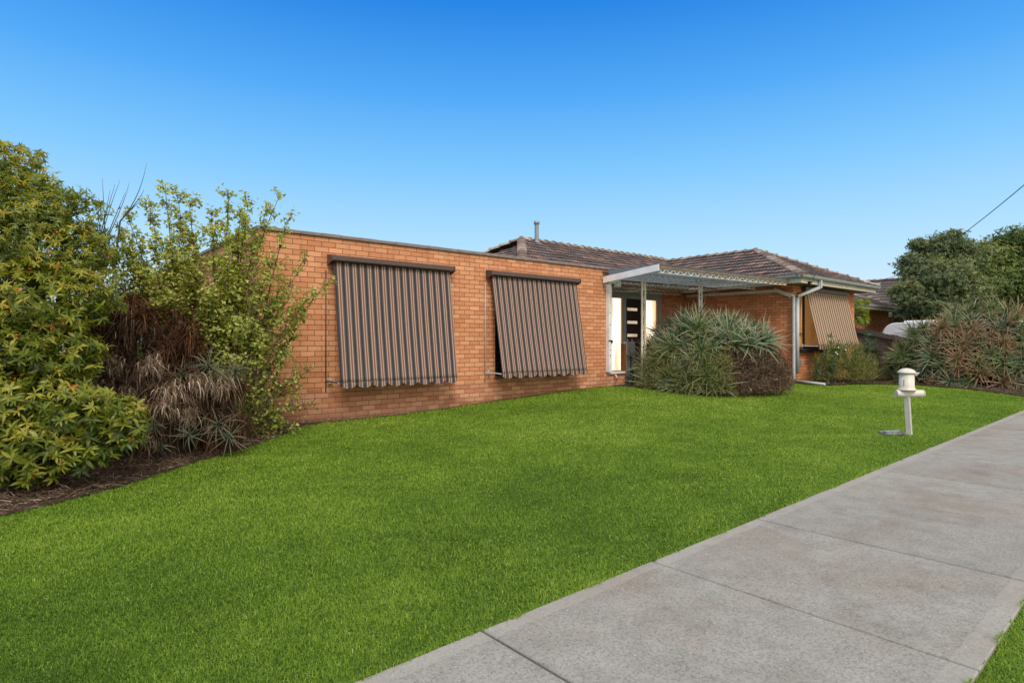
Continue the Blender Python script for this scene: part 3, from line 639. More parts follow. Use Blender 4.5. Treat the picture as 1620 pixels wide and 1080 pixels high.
for pu, pv in ((11.52, 8.88), (13.92, 8.88)):
    t = MB(); zt = pz(pu, pv)-.17; g0 = float(gz(pu, pv))-.05
    for s_ in (-1, 1): t.box(pu+s_*.062-.016, pu+s_*.062+.016, pv-.016, pv+.016, g0, zt+.02)
    z = zt; k = 0
    while z > g0+.2:
        t.bar((pu-.05, pv, z), (pu+.05, pv, z), .012, .012)
        t.bar((pu-.05, pv, z-.01), (pu, pv, z-.16), .009, .009); t.bar((pu+.05, pv, z-.01), (pu, pv, z-.16), .009, .009)
        t.bar((pu-.05, pv, z-.31), (pu, pv, z-.16), .009, .009); t.bar((pu+.05, pv, z-.31), (pu, pv, z-.16), .009, .009); z -= .33
    t.build('lattice_post', M['truss'], perg)
q0_ = onv(992, 11.42); b = MB(); b.box(q0_, q0_+.38, 11.42, 11.56, FL, 1.34, bev=.01); b.tube([(q0_+.1, 11.48, 1.33), (q0_+.1, 11.48, 1.42)], .02); b.tube([(q0_+.31, 11.48, 1.33), (q0_+.31, 11.48, 1.41)], .025)
bx = b.build('planter_box', M['render']); bx.location = (0, 0, 0); props(bx, 'pale grey narrow box standing on the porch before the black door', 'planter')
# ---------------------------------------------------------------- loose pipe on the ground
p = MB(); g0 = float(gz(17.5, 7.6)); q0 = (17.30, 7.93, g0+.09); q1 = W(1305, 605, 16.4)
p.tube([q0, (float(q1[0]), float(q1[1]), float(gz(q1[0], q1[1]))+.06)], .038, 12)
props(p.build('drain_pipe', M['pipe']), 'pale grey drain pipe lying on the bed edge below the downpipes', 'pipe')
# ---------------------------------------------------------------- letterbox
mu, mv = 9.82, 2.86; mg = float(gz(mu, mv))
mb_ = empty('letterbox', (mu, mv, mg), 'cream drum shaped letterbox with domed lid on a post in the lawn', 'letterbox')
p = MB(); p.bar((mu-.012, mv+.01, mg-.1), (mu-.045, mv+.04, mg+.60), .062, .062); p.build('post', M['mailpost'], mb_)
cu, cv = mu-.045, mv+.04; lean = 0
d = MB(); d.lathe((cu, cv, mg+.645), [(0, 0), (.120, 0), (.122, .008), (.104, .028), (.096, .042), (.094, .245), (0, .245)], 32)
body = d.build('drum', M['mail'], mb_)
d = MB(); d.lathe((cu, cv, mg+.889), [(0, 0), (.116, 0), (.118, .007), (.109, .022), (.085, .046), (.05, .063), (0, .071)], 32); d.build('lid', M['mail'], mb_)
d = MB(); dr = Vector((A, -B, 0)); fw = Vector((B, A, 0)); c0 = Vector((cu, cv, mg+.595))
d.tube([c0-dr*.155+fw*.0, c0+dr*.22], .052, 22, cap=False); d.tube([c0-dr*.154, c0+dr*.219], .046, 22, cap=False)
d.tube([c0-dr*.157, c0-dr*.145], .05, 22); d.tube([c0+dr*.222, c0+dr*.232], .056, 22, cap=False)
d.build('paper_tube', M['mail'], mb_)
d = MB(); c1 = Vector((cu, cv, mg+.845)); q = [c1+dr*.100-fw*.05, c1+dr*.100+fw*.06, c1+dr*.155+fw*.06+Vector((0, 0, .05)), c1+dr*.155-fw*.05+Vector((0, 0, .05))]
d.add([*q, *[v_+Vector((0, 0, .004)) for v_ in q]], [(0, 1, 2, 3), (7, 6, 5, 4), (0, 4, 5, 1), (1, 5, 6, 2), (2, 6, 7, 3), (3, 7, 4, 0)]); d.build('flap', M['mailpost'], mb_)
d = MB(); d.box(-.001, .001, -.028, .028, -.018, .018); o = d.build('slot', M['black'], mb_); o.matrix_parent_inverse = Matrix.Identity(4)
o.location = Vector((cu, cv, mg+.862))-Vector((mu, mv, mg))+dr*.080-fw*.056; o.rotation_euler = (0, 0, math.atan2(-.062*A-.090*B, .090*A-.062*B))
d = MB()
for k in range(7): d.box(.0945, .0965, -.006, .004, -.045+k*.014, -.036+k*.014)
o = d.build('number_sticker', M['red'], mb_); o.matrix_parent_inverse = Matrix.Identity(4); o.location = (cu-mu, cv-mv, .75)
o.rotation_euler = (0, 0, math.atan2(-(-.80)*B*1-.6*A*1, (-.80)*A-.6*B))
n_ = MB(); q = W(1410, 678, 8.75); 
for k in range(5):
    z = mg+.02+k*.007; n_.box(-.17+.012*k, .17-.02*k, -.075+.006*k, .075-.005*k, .012+k*.008, .019+k*.008, bev=.002)
n_.tube([(-.18, .05, .03), (.15, .06, .035)], .022, 10); o = n_.build('newspaper', M['paper']); q = np.array([9.68, 3.04]); o.location = (q[0], q[1], float(gz(*q))); o.rotation_euler = (0, 0, R(-38))
props(o, 'grey wet newspaper bundle lying on the grass beside the letterbox', 'newspaper')
# ================================================================== NEXT DOOR
nb = empty('neighbour_house', (30, 12, 0), 'neighbouring red brick house with grey tiled roofs beyond the paling fence', 'house')
def nb_(mb, n, m, p=None): return mb.build(n, M[m], p or nb)
w = MB(); NW = (26.9, 28.1, 1.0, 2.55); NW2 = (28.35, 28.95, .9, 2.6)
wallpiece(w, 'v', 10.75, 24.8, 33.6, -.2, 2.85, [NW]); wallpiece(w, 'u', 24.8, 10.75, 18, -.2, 2.85); wallpiece(w, 'u', 33.6, 10.75, 12.5, -.2, 2.85, sign=1)
NU = 39.4; wallpiece(w, 'u', NU, 8.5, 20, -.2, 2.8); wallpiece(w, 'v', 8.5, NU, 46.5, -.2, 2.8); wallpiece(w, 'v', 12.5, 33.6, NU, -.2, 2.8)
nb_(w, 'wall', 'brick_far')
f_ = MB()
for q in ((26.9, 26.98, 1.0, 2.55), (28.02, 28.1, 1.0, 2.55), (26.98, 28.02, 1.0, 1.08), (26.98, 28.02, 2.47, 2.55), (27.47, 27.53, 1.08, 2.47)): f_.box(q[0], q[1], 10.72, 10.80, q[2], q[3])
wo = nb_(f_, 'window', 'cream'); g = MB(); g.box(26.98, 28.02, 10.81, 10.82, 1.08, 2.47); nb_(g, 'pane', 'glass_blue', wo)
g = MB(); g.box(28.4, 28.75, 10.70, 10.748, .3, 2.84); g.box(29.25, 29.33, 10.70, 10.748, .3, 2.84); nb_(g, 'porch_panel', 'cream')
def slope2(seed, A0, ad, hd, run, l0, l1, tan, m, nm='roof'):
    c_ = 1/math.sqrt(1+tan*tan); s_ = tan*c_; ad = Vector((*ad, 0)); hd = Vector((*hd, 0)); Sd = Vector((hd.x*c_, hd.y*c_, s_)); Nn = Vector((-hd.x*s_, -hd.y*s_, c_)); mb = MB()
    tile_plane(mb, A0, ad, Sd, Nn, run/c_, l0, l1, gauge=.34, cw=.27, seed=seed); A0 = Vector(A0); rl = run/c_
    q = [A0+ad*l0(0), A0+ad*l1(0), A0+ad*l1(1)+Sd*rl, A0+ad*l0(1)+Sd*rl]; mb.add([p-Nn*.012 for p in q], [(0, 1, 2, 3)], .1); nb_(mb, nm, m)
slope2(21, (24.3, 10.2, 2.95), (1, 0), (0, 1), 2.6, lambda f: f*2.6, lambda f: 9.9-f*2.6, .40, 'tile')
slope2(22, (24.3, 10.2, 2.95), (0, 1), (1, 0), 2.6, lambda f: f*2.6, lambda f: 7.0, .40, 'tile')
slope2(24, (34.2, 10.2, 2.95), (0, 1), (-1, 0), 2.6, lambda f: f*2.6, lambda f: 2.6+.01*f, .40, 'tile')
slope2(23, (NU-.5, 8.0, 2.93), (0, 1), (1, 0), 3.6, lambda f: f*3.6, lambda f: 14.0, .64, 'tile_grey')
slope2(25, (NU-.5, 8.0, 2.93), (1, 0), (0, 1), 3.6, lambda f: f*3.6, lambda f: 7.2-f*3.6+.01, .64, 'tile_grey')
for q_ in (((24.3, 10.2, 2.97), (26.9, 12.8, 4.0)), ((34.2, 10.2, 2.97), (31.6, 12.8, 4.0)), ((NU-.5, 8.0, 2.95), (NU+3.1, 11.6, 5.23)), ((NU+3.1, 11.6, 5.25), (NU+3.1, 22, 5.25))): m_ = MB(); caps(m_, *q_, seed=31); nb_(m_, 'ridge_cap', 'cap')
s = MB(); s.box(24.35, 34.15, 10.25, 10.75, 2.84, 2.87); s.box(24.33, 34.17, 10.22, 10.248, 2.80, 2.97); s.box(34.14, 34.17, 10.249, 12.4, 2.80, 2.97); s.box(NU-.47, NU-.44, 8.0, 20, 2.78, 2.93); s.box(NU-.44, NU, 8, 20, 2.80, 2.83); s.box(NU-.47, 46, 8.0, 8.03, 2.78, 2.93); nb_(s, 'fascia', 'cream')
g = gutter([((24.2, 10.215, 3.0), (34.25, 10.215, 2.98), 0, -1), ((NU-.48, 8, 2.99), (NU-.48, 20, 2.99), -1, 0)]); nb_(g, 'gutter', 'gutter')
# side fence, raked down towards the street
fe = empty('paling_fence', (23, 7, .1), 'dark weathered timber paling fence running beside the tiled right wing', 'fence')
def ft(v): return 1.05+(v-5)*.235 if v < 8.5 else 1.873
w = MB(); v = 4.6
while v < 14:
    w.box(23.0+random.uniform(0, .006), 23.018+random.uniform(0, .006), v, v+.098, .05, ft(v)+random.uniform(-.015, .015), random.random()); v += .103
w.build('palings', M['fence'], fe)
for dz in (.14, .62, 1.15):
    r = MB(); r.bar((22.96, 4.6, max(.2, ft(4.6)-dz)), (22.96, 8.5, ft(8.5)-dz), .04, .08); r.bar((22.96, 8.51, ft(8.6)-dz), (22.96, 14, ft(8.6)-dz), .04, .08); r.build('rail', M['fence'], fe)
for v in (4.7, 7.1, 9.5, 11.9): r = MB(); r.box(22.86, 22.94, v, v+.1, 0, ft(v)-.05); r.build('post', M['fence'], fe)
# caravan on the driveway beyond the aloes
cv_ = empty('caravan', (28.6, 6.8, 0), 'white round nosed caravan parked beyond the fence, mostly hidden by the spiky aloes', 'caravan')
prof = []; r_ = .52
y0, y1, z0, z1 = 4.2, 9.05, .55, 2.10
for cy, cz, a_, b_ in ((y1-r_, z1-r_, 0, 90), (y0+r_, z1-r_, 90, 180)):
    for k in range(9): an = R(a_+(b_-a_)*k/8); prof.append((cy+math.cos(an)*r_, cz+math.sin(an)*r_))
prof += [(y0, z0+.2), (y0+.3, z0), (y1-.6, z0), (y1, z0+.3)]
b = MB(); n = len(prof)
for dd, xx in ((0, 0),): pass
ringsx = [(27.5+.04, .96), (27.5, 1.0), (29.7, 1.0), (29.7+.04, .96)]; ym, zm = (y0+y1)/2, (z0+z1)/2
vs = [(xx, ym+(p-ym)*sc, zm+(q-zm)*sc) for xx, sc in ((27.46, .975), (27.5, 1), (29.7, 1), (29.74, .975)) for p, q in prof]
b.add(vs, [tuple(range(n)), tuple(range(4*n-1, 3*n-1, -1))]+[(k*n+i, k*n+(i+1) % n, (k+1)*n+(i+1) % n, (k+1)*n+i) for k in range(3) for i in range(n)])
for z in (1.0, 1.35, 1.7): b.box(27.445, 27.459, y0+.5, y1-.5, z, z+.02)
b.build('body', M['caravan'], cv_)
b = MB(); b.box(27.8, 29.4, 5.2, 8.35, 2.09, 2.19, bev=.04); b.build('roof_hatch', M['caravan'], cv_)
for q_ in ((7.3, 8.1), (5.3, 6.3)): b = MB(); b.box(27.43, 27.444, *q_, 1.45, 1.9, bev=.005); b.build('window', M['glass_blue'], cv_)
for y in (6.3, 7.0): b = MB(); b.tube([(27.5, y, .33), (27.72, y, .33)], .33, 24); b.build('wheel', M['black'], cv_)
b = MB(); b.bar((28.6, y0, .5), (28.6, y0-1.1, .45), .1, .1); b.build('drawbar', M['vent'], cv_)
# overhead service cable
pts = [W(1700, 224, 12.5)]; p0, p1 = W(1760, 170, 11.0), W(1392, 444, 35.5); pts = []
for k in range(70):
    t = -1.3+2.3*k/69; p = p0*(1-t)+p1*t; p[2] -= 1.0*4*t*(1-t)*.55; pts.append(tuple(p))
c = MB(); c.tube(pts, .011, 6); props(c.build('power_cable', M['wire']), 'black overhead cable slanting across the sky to the neighbouring roof', 'cable')
# plain board fence far left behind the shrubs
pf = MB(); x = -14
while x < 2.6: pf.box(x, x+.146, 20.0, 20.02, 0, 1.75+random.uniform(-.01, .01), random.random()); x += .15
pf.box(-14, 2.6, 20.03, 20.07, 1.4, 1.48); props(pf.build('board_fence', M['palefence']), 'pale board fence far behind the shrubs at the left', 'fence')

# ================================================================== PLANTS
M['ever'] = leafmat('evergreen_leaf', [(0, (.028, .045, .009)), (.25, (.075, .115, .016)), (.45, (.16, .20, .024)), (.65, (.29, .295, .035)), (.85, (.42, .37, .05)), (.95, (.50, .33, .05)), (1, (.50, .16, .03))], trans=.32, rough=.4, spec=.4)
M['pitt'] = leafmat('small_leaf', [(0, (.11, .15, .03)), (.35, (.25, .30, .065)), (.7, (.45, .48, .12)), (.93, (.62, .62, .22)), (1, (.30, .15, .06))], trans=.35, rough=.5)
M['tree'] = leafmat('tree_leaf', [(0, (.045, .075, .022)), (.45, (.11, .17, .042)), (.8, (.21, .25, .065)), (1, (.32, .18, .07))], trans=.25)
M['tree2'] = leafmat('tree_leaf_grey', [(0, (.06, .085, .04)), (.45, (.135, .175, .075)), (.8, (.24, .275, .11)), (1, (.30, .20, .09))], trans=.25)
M['aloe'] = leafmat('aloe_leaf', [(0, (.045, .105, .035)), (.4, (.10, .19, .07)), (.7, (.19, .27, .11)), (.88, (.34, .33, .12)), (1, (.42, .24, .11))], trans=.12, rough=.42, tipcol=(.38, .19, .115), tipamt=.6)
M['aloe_grey'] = leafmat('aloe_leaf_grey', [(0, (.045, .10, .055)), (.4, (.105, .19, .105)), (.75, (.23, .32, .20)), (1, (.38, .38, .22))], trans=.12, rough=.42, tipcol=(.46, .38, .30), tipamt=.75)
M['aloe_dull'] = leafmat('aloe_leaf_dull', [(0, (.05, .065, .04)), (.5, (.11, .135, .085)), (1, (.20, .21, .13))], trans=.08, rough=.5, tipcol=(.25, .18, .12), tipamt=.6)
M['aloe_red'] = leafmat('aloe_leaf_red', [(0, (.12, .13, .06)), (.5, (.28, .17, .10)), (1, (.40, .17, .10))], trans=.12, rough=.5, tipcol=(.45, .22, .14), tipamt=.8)
M['dead'] = leafmat('dead_leaf', [(0, (.04, .026, .018)), (.35, (.155, .10, .07)), (.7, (.33, .24, .18)), (1, (.58, .48, .40))], trans=.08, rough=.85, spec=.1)
M['deadred'] = leafmat('dead_leaf_red', [(0, (.05, .025, .015)), (.5, (.16, .075, .04)), (1, (.34, .20, .12))], trans=.08, rough=.85, spec=.1)
M['weed'] = leafmat('weed_leaf', [(0, (.08, .11, .025)), (.5, (.18, .22, .05)), (.8, (.30, .28, .09)), (1, (.42, .30, .17))], trans=.3)
M['lance'] = leafmat('lance_leaf', [(0, (.03, .075, .04)), (.6, (.06, .14, .07)), (1, (.12, .2, .09))], trans=.25)
M['vine'] = leafmat('vine_leaf', [(0, (.08, .15, .02)), (.6, (.18, .26, .03)), (1, (.34, .34, .05))], trans=.4)
M['dry'] = leafmat('dry_stalk', [(0, (.04, .025, .018)), (.5, (.12, .078, .05)), (.85, (.26, .19, .13)), (1, (.5, .44, .38))], trans=0, rough=.9, spec=.1)
def rosettes(C, Ax, Lg, nleaf=26, width=.052, rndm=.4, up=1.25, low=-.35, bend=.75, seg=7, outer=.25):
    parts = []
    for c, a, l in zip(C, Ax, Lg):
        k = np.arange(nleaf); q = (k+.5)/nleaf; az = k*2.39996+rng.random()*6
        phi = up*(1-q)**.8+low*q+rng.normal(0, .17, nleaf); Ls = l*(.62+.38*np.minimum(1, q*2))*rng.uniform(.8, 1.1, nleaf)
        r0 = np.clip(rndm+rng.normal(0, .13, nleaf)+(q-.6)*outer, 0, 1)
        b_ = np.tile(c, (nleaf, 1))+np.outer((.5-q)*.05, a)
        parts.append(strips(b_, np.tile(a, (nleaf, 1)), az, phi, bend*rng.uniform(-.45, 1.15, nleaf)*(.45+q), Ls, np.full(nleaf, width)*(l/.42)*rng.uniform(.8, 1.1, nleaf), seg, .45, r0, gravity=np.full(nleaf, .10)))
    return join(parts)
def skirts(C, L, n=60, w=.018, spread=.5, rndm=.45):
    parts = []
    for c, l in zip(C, L):
        nn = int(n*rng.uniform(.7, 1.3)); az = rng.random(nn)*6.28; base = np.tile(c, (nn, 1))+rng.normal(0, .05, (nn, 3)); base[:, 2] -= np.abs(rng.normal(0, .25, nn))*l*.7
        parts.append(strips(base, np.tile([0, 0, 1.], (nn, 1)), az, rng.uniform(-1.2, .5, nn), rng.normal(.9, 1.3, nn), l*rng.uniform(.3, .9, nn), np.full(nn, w)*rng.uniform(.4, 1.2, nn), 7, 1.2,
                            np.clip(rndm+rng.normal(0, .22, nn), 0, 1), gravity=np.full(nn, spread)))
    return join(parts)
def sticks(P, D, L, w, rndm=.4, bend=.5, seg=4, sd=.2):
    n = len(P); return strips(P, D, rng.random(n)*6.28, np.full(n, 1.4)+rng.normal(0, .1, n), rng.normal(0, bend, n), L*rng.uniform(.5, 1.2, n), np.full(n, w), seg, .6, np.clip(rndm+rng.normal(0, sd, n), 0, 1), wprof=lambda s: 1-s*.7)
def nm(name, parts, m, parent): V, F, r, t = parts; return npmesh(name, V, F, M[m], parent, r, t)
up3 = np.array([0, 0, 1.])
def cam(Xc, Z, z): return np.array([A*Xc+B*Z, -B*Xc+A*Z, z])
# ---- big evergreen at the left -----------------------------------
t = empty('evergreen_shrub', (-.6, 6.9, 0), 'tall dense evergreen shrub with glossy whorled leaves and orange berries at the left edge', 'shrub')
lobes = [(15, 268, 6.4, .34, .30), (-60, 300, 6.5, .75, .6), (50, 318, 6.3, .44, .32), (108, 345, 6.3, .36, .32), (30, 375, 6.0, .62, .5), (100, 405, 6.0, .44, .34), (-70, 420, 6.1, .8, .7), (165, 395, 6.7, .25, .26),
         (55, 470, 5.7, .60, .42), (128, 462, 5.9, .38, .28), (-40, 560, 5.6, .8, .6), (40, 560, 5.6, .52, .42), (88, 560, 5.7, .38, .36), (60, 640, 5.45, .50, .32), (130, 655, 5.4, .40, .24), (190, 672, 5.5, .24, .24), (-30, 690, 5.3, .6, .42), (55, 700, 5.25, .42, .28), (120, 715, 5.35, .34, .16), (40, 745, 5.15, .22, .14), (170, 300, 6.5, .0, .0)]
Ps, As, Rn = [], [], []
for px, py, Z, ra, rb in lobes:
    if ra == 0: continue
    c0 = W(px, py, Z); n = int(600*(ra*rb+.5*ra*ra)/.36*.85)
    d = unit(rng.normal(size=(n, 3))); rr = rng.uniform(.3, 1.0, n)**.33; bumps = 1+.22*np.sin(d[:, 0]*7+px)*np.sin(d[:, 2]*6+py)
    bumps = bumps+(rng.random(n) < .12)*rng.uniform(.08, .22, n)*(d[:, 2] > -.2); rad = np.array([ra, ra, rb]); P = c0+d*rad*(rr*bumps)[:, None]; P = P[P[:, 2] > .12]; d = d[:len(P)]
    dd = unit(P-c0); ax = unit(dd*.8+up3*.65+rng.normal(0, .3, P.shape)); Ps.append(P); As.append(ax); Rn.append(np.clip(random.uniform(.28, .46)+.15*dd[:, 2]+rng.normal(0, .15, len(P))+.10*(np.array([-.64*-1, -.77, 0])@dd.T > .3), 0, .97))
Ps, As, Rn = map(np.concatenate, (Ps, As, Rn))
As = unit(As+rng.normal(0, .35, As.shape)); lw = np.clip(.082+.03*(1.9-Ps[:, 2])/1.5, .075, .112)*.9
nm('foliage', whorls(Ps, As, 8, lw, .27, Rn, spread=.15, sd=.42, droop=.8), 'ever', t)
tr = MB(); roots = [W(-30, 790, 6.3), W(20, 780, 6.6), W(70, 770, 6.5)]
for r0 in roots: r0[2] = 0
for k, (px, py, Z, ra, rb) in enumerate(lobes[:-1]):
    r0 = roots[k % 3]; q = W(px, py, Z+.1); m1 = (r0+q)/2+np.array([0, 0, .25]); tr.tube(bez(r0+rng.normal(0, .05, 3)*[1, 1, 0], m1, q), list(np.linspace(.045, .012, 8)), 6)
    for _ in range(7):
        e_ = q+unit(rng.normal(size=3))*np.array([ra, ra, rb])*.8; tr.tube(bez(q, (q+e_)/2+up3*.05, e_, 4), [.011, .009, .007, .004], 5)
tr.build('stems', M['bark_dark'], t)
b = MB(); sel = rng.choice(len(Ps), 95, replace=False)
def ball(mb, c, r, rnd=.5):
    vs = [(c[0]+r*math.cos(a)*math.sin(p), c[1]+r*math.sin(a)*math.sin(p), c[2]+r*math.cos(p)) for p in (.01, .8, 1.57, 2.3, 3.13) for a in np.arange(6)*math.pi/3]
    mb.add(vs, [(i*6+k, i*6+(k+1) % 6, i*6+6+(k+1) % 6, i*6+6+k) for i in range(4) for k in range(6)], rnd, True)
for i in sel:
    for _ in range(3): ball(b, Ps[i]+As[i]*.03+rng.normal(0, .013, 3), .011)
M['berry'] = paint('orange_berry', (.50, .12, .02), .35); b.build('berries', M['berry'], t)['kind'] = 'stuff'
# ---- open yellow-green shrub in front of the left wing ------------
t = empty('twiggy_shrub', (2.2, 8.6, 0), 'airy yellow green shrub with many thin upright stems at the corner of the left wing', 'shrub')
tips = [(205, 352, 7.6), (190, 380, 7.5), (178, 420, 7.5), (210, 410, 7.5), (220, 470, 7.5), (250, 440, 7.4), (232, 330, 7.9), (262, 305, 7.9), (283, 322, 8.1), (300, 328, 7.8), (335, 342, 8.2), (362, 312, 8.3), (392, 328, 8.2), (420, 338, 8.5), (440, 315, 8.5), (456, 350, 8.6), (380, 352, 7.9), (335, 372, 7.7),
        (482, 418, 8.6), (512, 452, 8.7), (492, 470, 8.5), (425, 420, 8.2), (245, 400, 7.6), (295, 420, 7.5), (360, 430, 7.7), (480, 510, 8.5), (455, 560, 8.4), (400, 520, 7.9), (330, 480, 7.6), (270, 480, 7.5), (485, 588, 8.6), (492, 640, 8.7), (462, 672, 8.5), (420, 640, 8.2), (430, 600, 8.2), (385, 570, 7.9), (440, 480, 8.3), (350, 520, 7.8), (465, 620, 8.5), (225, 440, 7.7), (445, 700, 8.35), (405, 690, 8.2), (430, 665, 8.25), (310, 395, 8.0), (405, 385, 8.2)]
for _ in range(26):
    a_, b_ = random.sample(tips, 2)
    if abs(a_[0]-b_[0]) < 130: tips.append(((a_[0]+b_[0])/2+random.uniform(-15, 15), (a_[1]+b_[1])/2+random.uniform(5, 40), (a_[2]+b_[2])/2))
tr = MB(); LP, LA, LR = [], [], []
for (px, py, Z) in tips:
    q = W(px, py, Z); bx_ = 330+(px-330)*.35+random.uniform(-25, 25); r0 = W(bx_, 690, 8.3+random.uniform(-.4, .3)); r0[2] = .0
    lat = q-r0; m1 = r0+lat*np.array([.35, .35, .6])+np.array([0, 0, .15]); pts = bez(r0, m1, q, 12); rb_ = .018 if q[2] > 1.5 else .011
    tr.tube(pts, list(np.linspace(rb_, .0035, 12)), 5)
    for k in range(3, 12):
        p = np.array(pts[k]); nt_ = 4 if k > 5 else 2
        for _ in range(nt_):
            d = unit(rng.normal(0, .6, 3)+unit(lat)*.5+up3*.45); l = rng.uniform(.14, .42)*(1.15-k/16)
            e_ = p+d*l; tw = bez(p, p+d*l*.5+rng.normal(0, .02, 3), e_+up3*.03, 4); tr.tube(tw, [.005, .004, .003, .002], 4, cap=False)
            nl = int(l*(100 if q[2] > 1.5 else 45)*(.5 if px > 395 else 1))
            for _ in range(nl):
                s_ = rng.uniform(.25, 1.05); c0 = p+(e_-p)*s_+rng.normal(0, .032, 3); LP.append(c0); LA.append(unit(d+rng.normal(0, .5, 3)+up3*.3)); LR.append(np.clip(.42+rng.normal(0, .2)+.12*(q[2] > 2)+.1*s_, 0, 1))
LP, LA, LR = np.array(LP), np.array(LA), np.array(LR); ok = (LP[:, 1] < 9.50) | (LP[:, 0] < 2.8); LP, LA, LR = LP[ok], LA[ok], LR[ok]
nm('foliage', whorls(LP, LA, 3, np.full(len(LP), .036), .80, LR, spread=.45, droop=.3, nseg=3), 'pitt', t); tr.build('stems', M['bark'], t)
# ---- bare twigs sticking up between the two -----------------------
b = MB(); base = W(160, 400, 7.4)
for (x1, y1_, k) in ((162, 283, .7), (182, 292, .8), (190, 285, .8), (205, 288, .9), (198, 305, .7), (150, 320, .6), (174, 300, .8)):
    q = W(x1, y1_, 7.4+random.uniform(-.2, .2)); p = W(158+random.uniform(-6, 12), 392, 7.4); b.tube(bez(p, (p+q)/2+rng.normal(0, .03, 3), q, 7), list(np.linspace(.009, .0018, 7)), 4)
for q_ in ((232, 258), (228, 300), (220, 322)):
    q = W(*q_, 7.5); p = W(190, 350, 7.4); b.tube(bez(p, W(222, 315, 7.45), q, 8), list(np.linspace(.010, .0018, 8)), 4)
p = W(165, 560, 7.4); b.tube([tuple(W(170, 700, 7.5)*[1, 1, 0]), tuple(p), tuple(W(160, 392, 7.4))], [.03, .022, .012], 6); b.tube([tuple(p), tuple(W(190, 350, 7.4))], [.018, .010], 6)
props(b.build('bare_shrub', M['bark_dark']), 'bare leafless twigs poking above the foliage between the two left shrubs', 'shrub')
# ---- dead aloe thicket --------------------------------------------
t = empty('dead_aloe_thicket', (1.1, 7.9, 0), 'tangle of dead brown aloe skirts with a few live grey green rosettes beside the evergreen', 'aloe')
C, Ls = [], []
hang = [(205, 475, 7.3, .62), (200, 500, 7.2, .6), (212, 490, 7.2, .6), (165, 480, 7.2, .4), (150, 500, 7.1, .4), (160, 565, 6.8, .35), (180, 560, 6.9, .35), (215, 580, 6.8, .4), (232, 575, 6.7, .42), (250, 560, 7.0, .35), (268, 605, 6.7, .42), (272, 622, 6.6, .48), (265, 618, 6.6, .45), (155, 610, 6.7, .35), (178, 622, 6.6, .34), (200, 620, 6.7, .36), (308, 600, 6.9, .45), (315, 600, 6.95, .42), (350, 600, 7.1, .42), (360, 605, 7.2, .4), (240, 590, 6.7, .4), (290, 640, 6.7, .4), (225, 640, 6.6, .35), (300, 560, 7.2, .4), (185, 530, 7.1, .4), (250, 530, 7.3, .35), (330, 650, 7.0, .35), (245, 680, 6.5, .3), (360, 660, 7.2, .35)]
for px, py, Z, l in hang: C.append(W(px, py, Z)); Ls.append(l)
nm('dead_leaves', skirts(C, Ls, 210, .012, 1.0, .34), 'dead', t)
C2 = [W(rng.uniform(130, 310), rng.uniform(490, 690), rng.uniform(6.9, 7.8)) for _ in range(60)]+[W(rng.uniform(280, 385), rng.uniform(590, 690), rng.uniform(7.0, 7.8)) for _ in range(25)]; nm('old_dead_leaves', skirts(C2, rng.uniform(.25, .5, 85), 150, .012, .8, .22), 'deadred', t)
pale = [(272, 612, 6.35, .34), (200, 622, 6.4, .26), (160, 612, 6.5, .24), (240, 572, 6.5, .30), (315, 598, 6.6, .30), (352, 602, 6.8, .3), (215, 640, 6.3, .2), (185, 575, 6.6, .25), (262, 630, 6.3, .3), (292, 650, 6.5, .25)]
for a_, b_, c_, l_ in pale: nm('pale_dead_head', skirts([W(a_, b_, c_)]*2, [l_*.72, l_*.5], 90, .010, 1.7, .66), 'dead', t)
nm('hanging_skirt', skirts([W(205, 470, 7.25)]*3+[W(160, 476, 7.2)]*2, [.66, .66, .6, .4, .4], 200, .012, 1.3, .5), 'deadred', t)
tr = MB()
for c_ in C+C2[:40]:
    g = np.array([c_[0]+rng.normal(0, .12), c_[1]+rng.normal(0, .12)+.15, 0]); tr.tube(bez(g, (g+c_)/2+rng.normal(0, .08, 3), c_, 6), [.035]*6, 6)
tr.build('stems', M['bark_dark'], t)
live = [(300, 560, 7.1, .34), (330, 578, 6.75, .40), (288, 592, 6.7, .36), (372, 588, 7.0, .40), (352, 600, 7.0, .3), (275, 545, 7.2, .32), (240, 545, 7.2, .25), (245, 672, 6.35, .30), (300, 688, 6.45, .34), (345, 672, 6.65, .40), (362, 690, 6.8, .36), (190, 600, 7.0, .2), (255, 705, 6.4, .25)]
nm('live_leaves', rosettes([W(a, b_, c_) for a, b_, c_, _ in live], [unit(np.array([-B*.6, -A*.6, .75])+rng.normal(0, .2, 3)) for _ in live], [l[3]*.85 for l in live], 19, .020, .16, bend=2.1, low=-.8, up=1.0), 'aloe_dull', t)
n = 2600; P = np.array([W(rng.uniform(135, 420), 700, rng.uniform(6.3, 8.2)) for _ in range(n)]); P[:, 2] = rng.uniform(0, .9, n)**1.5
PX = np.array([W(rng.uniform(355, 470), 700, rng.uniform(7.3, 8.6)) for _ in range(2600)]); PX[:, 2] = rng.uniform(0, .75, 2600)**1.3; PX = PX[(PX[:, 1] < 9.4)]
PX = PX[PX[:, 1] > 7.2+(PX[:, 0]-1.45)*.88+.2]
nm('dry_grass', sticks(PX, unit(rng.normal(0, .5, PX.shape)+up3), np.full(len(PX), .30), .006, .38, 1.2), 'weed', t)
ok = ~inpoly(P[:, 0], P[:, 1], [(-.09, 5.98), (.3, 6.25), (.79, 6.68), (1.45, 7.35), (2.34, 8.15), (3, 8.9), (6, 9), (6, 4), (-2, 4), (-1, 5.7)])
P = P[ok]; nm('dry_stalks', sticks(P, unit(rng.normal(0, .5, P.shape)+up3), np.full(len(P), .38), .006, .40, 1.2), 'dry', t)
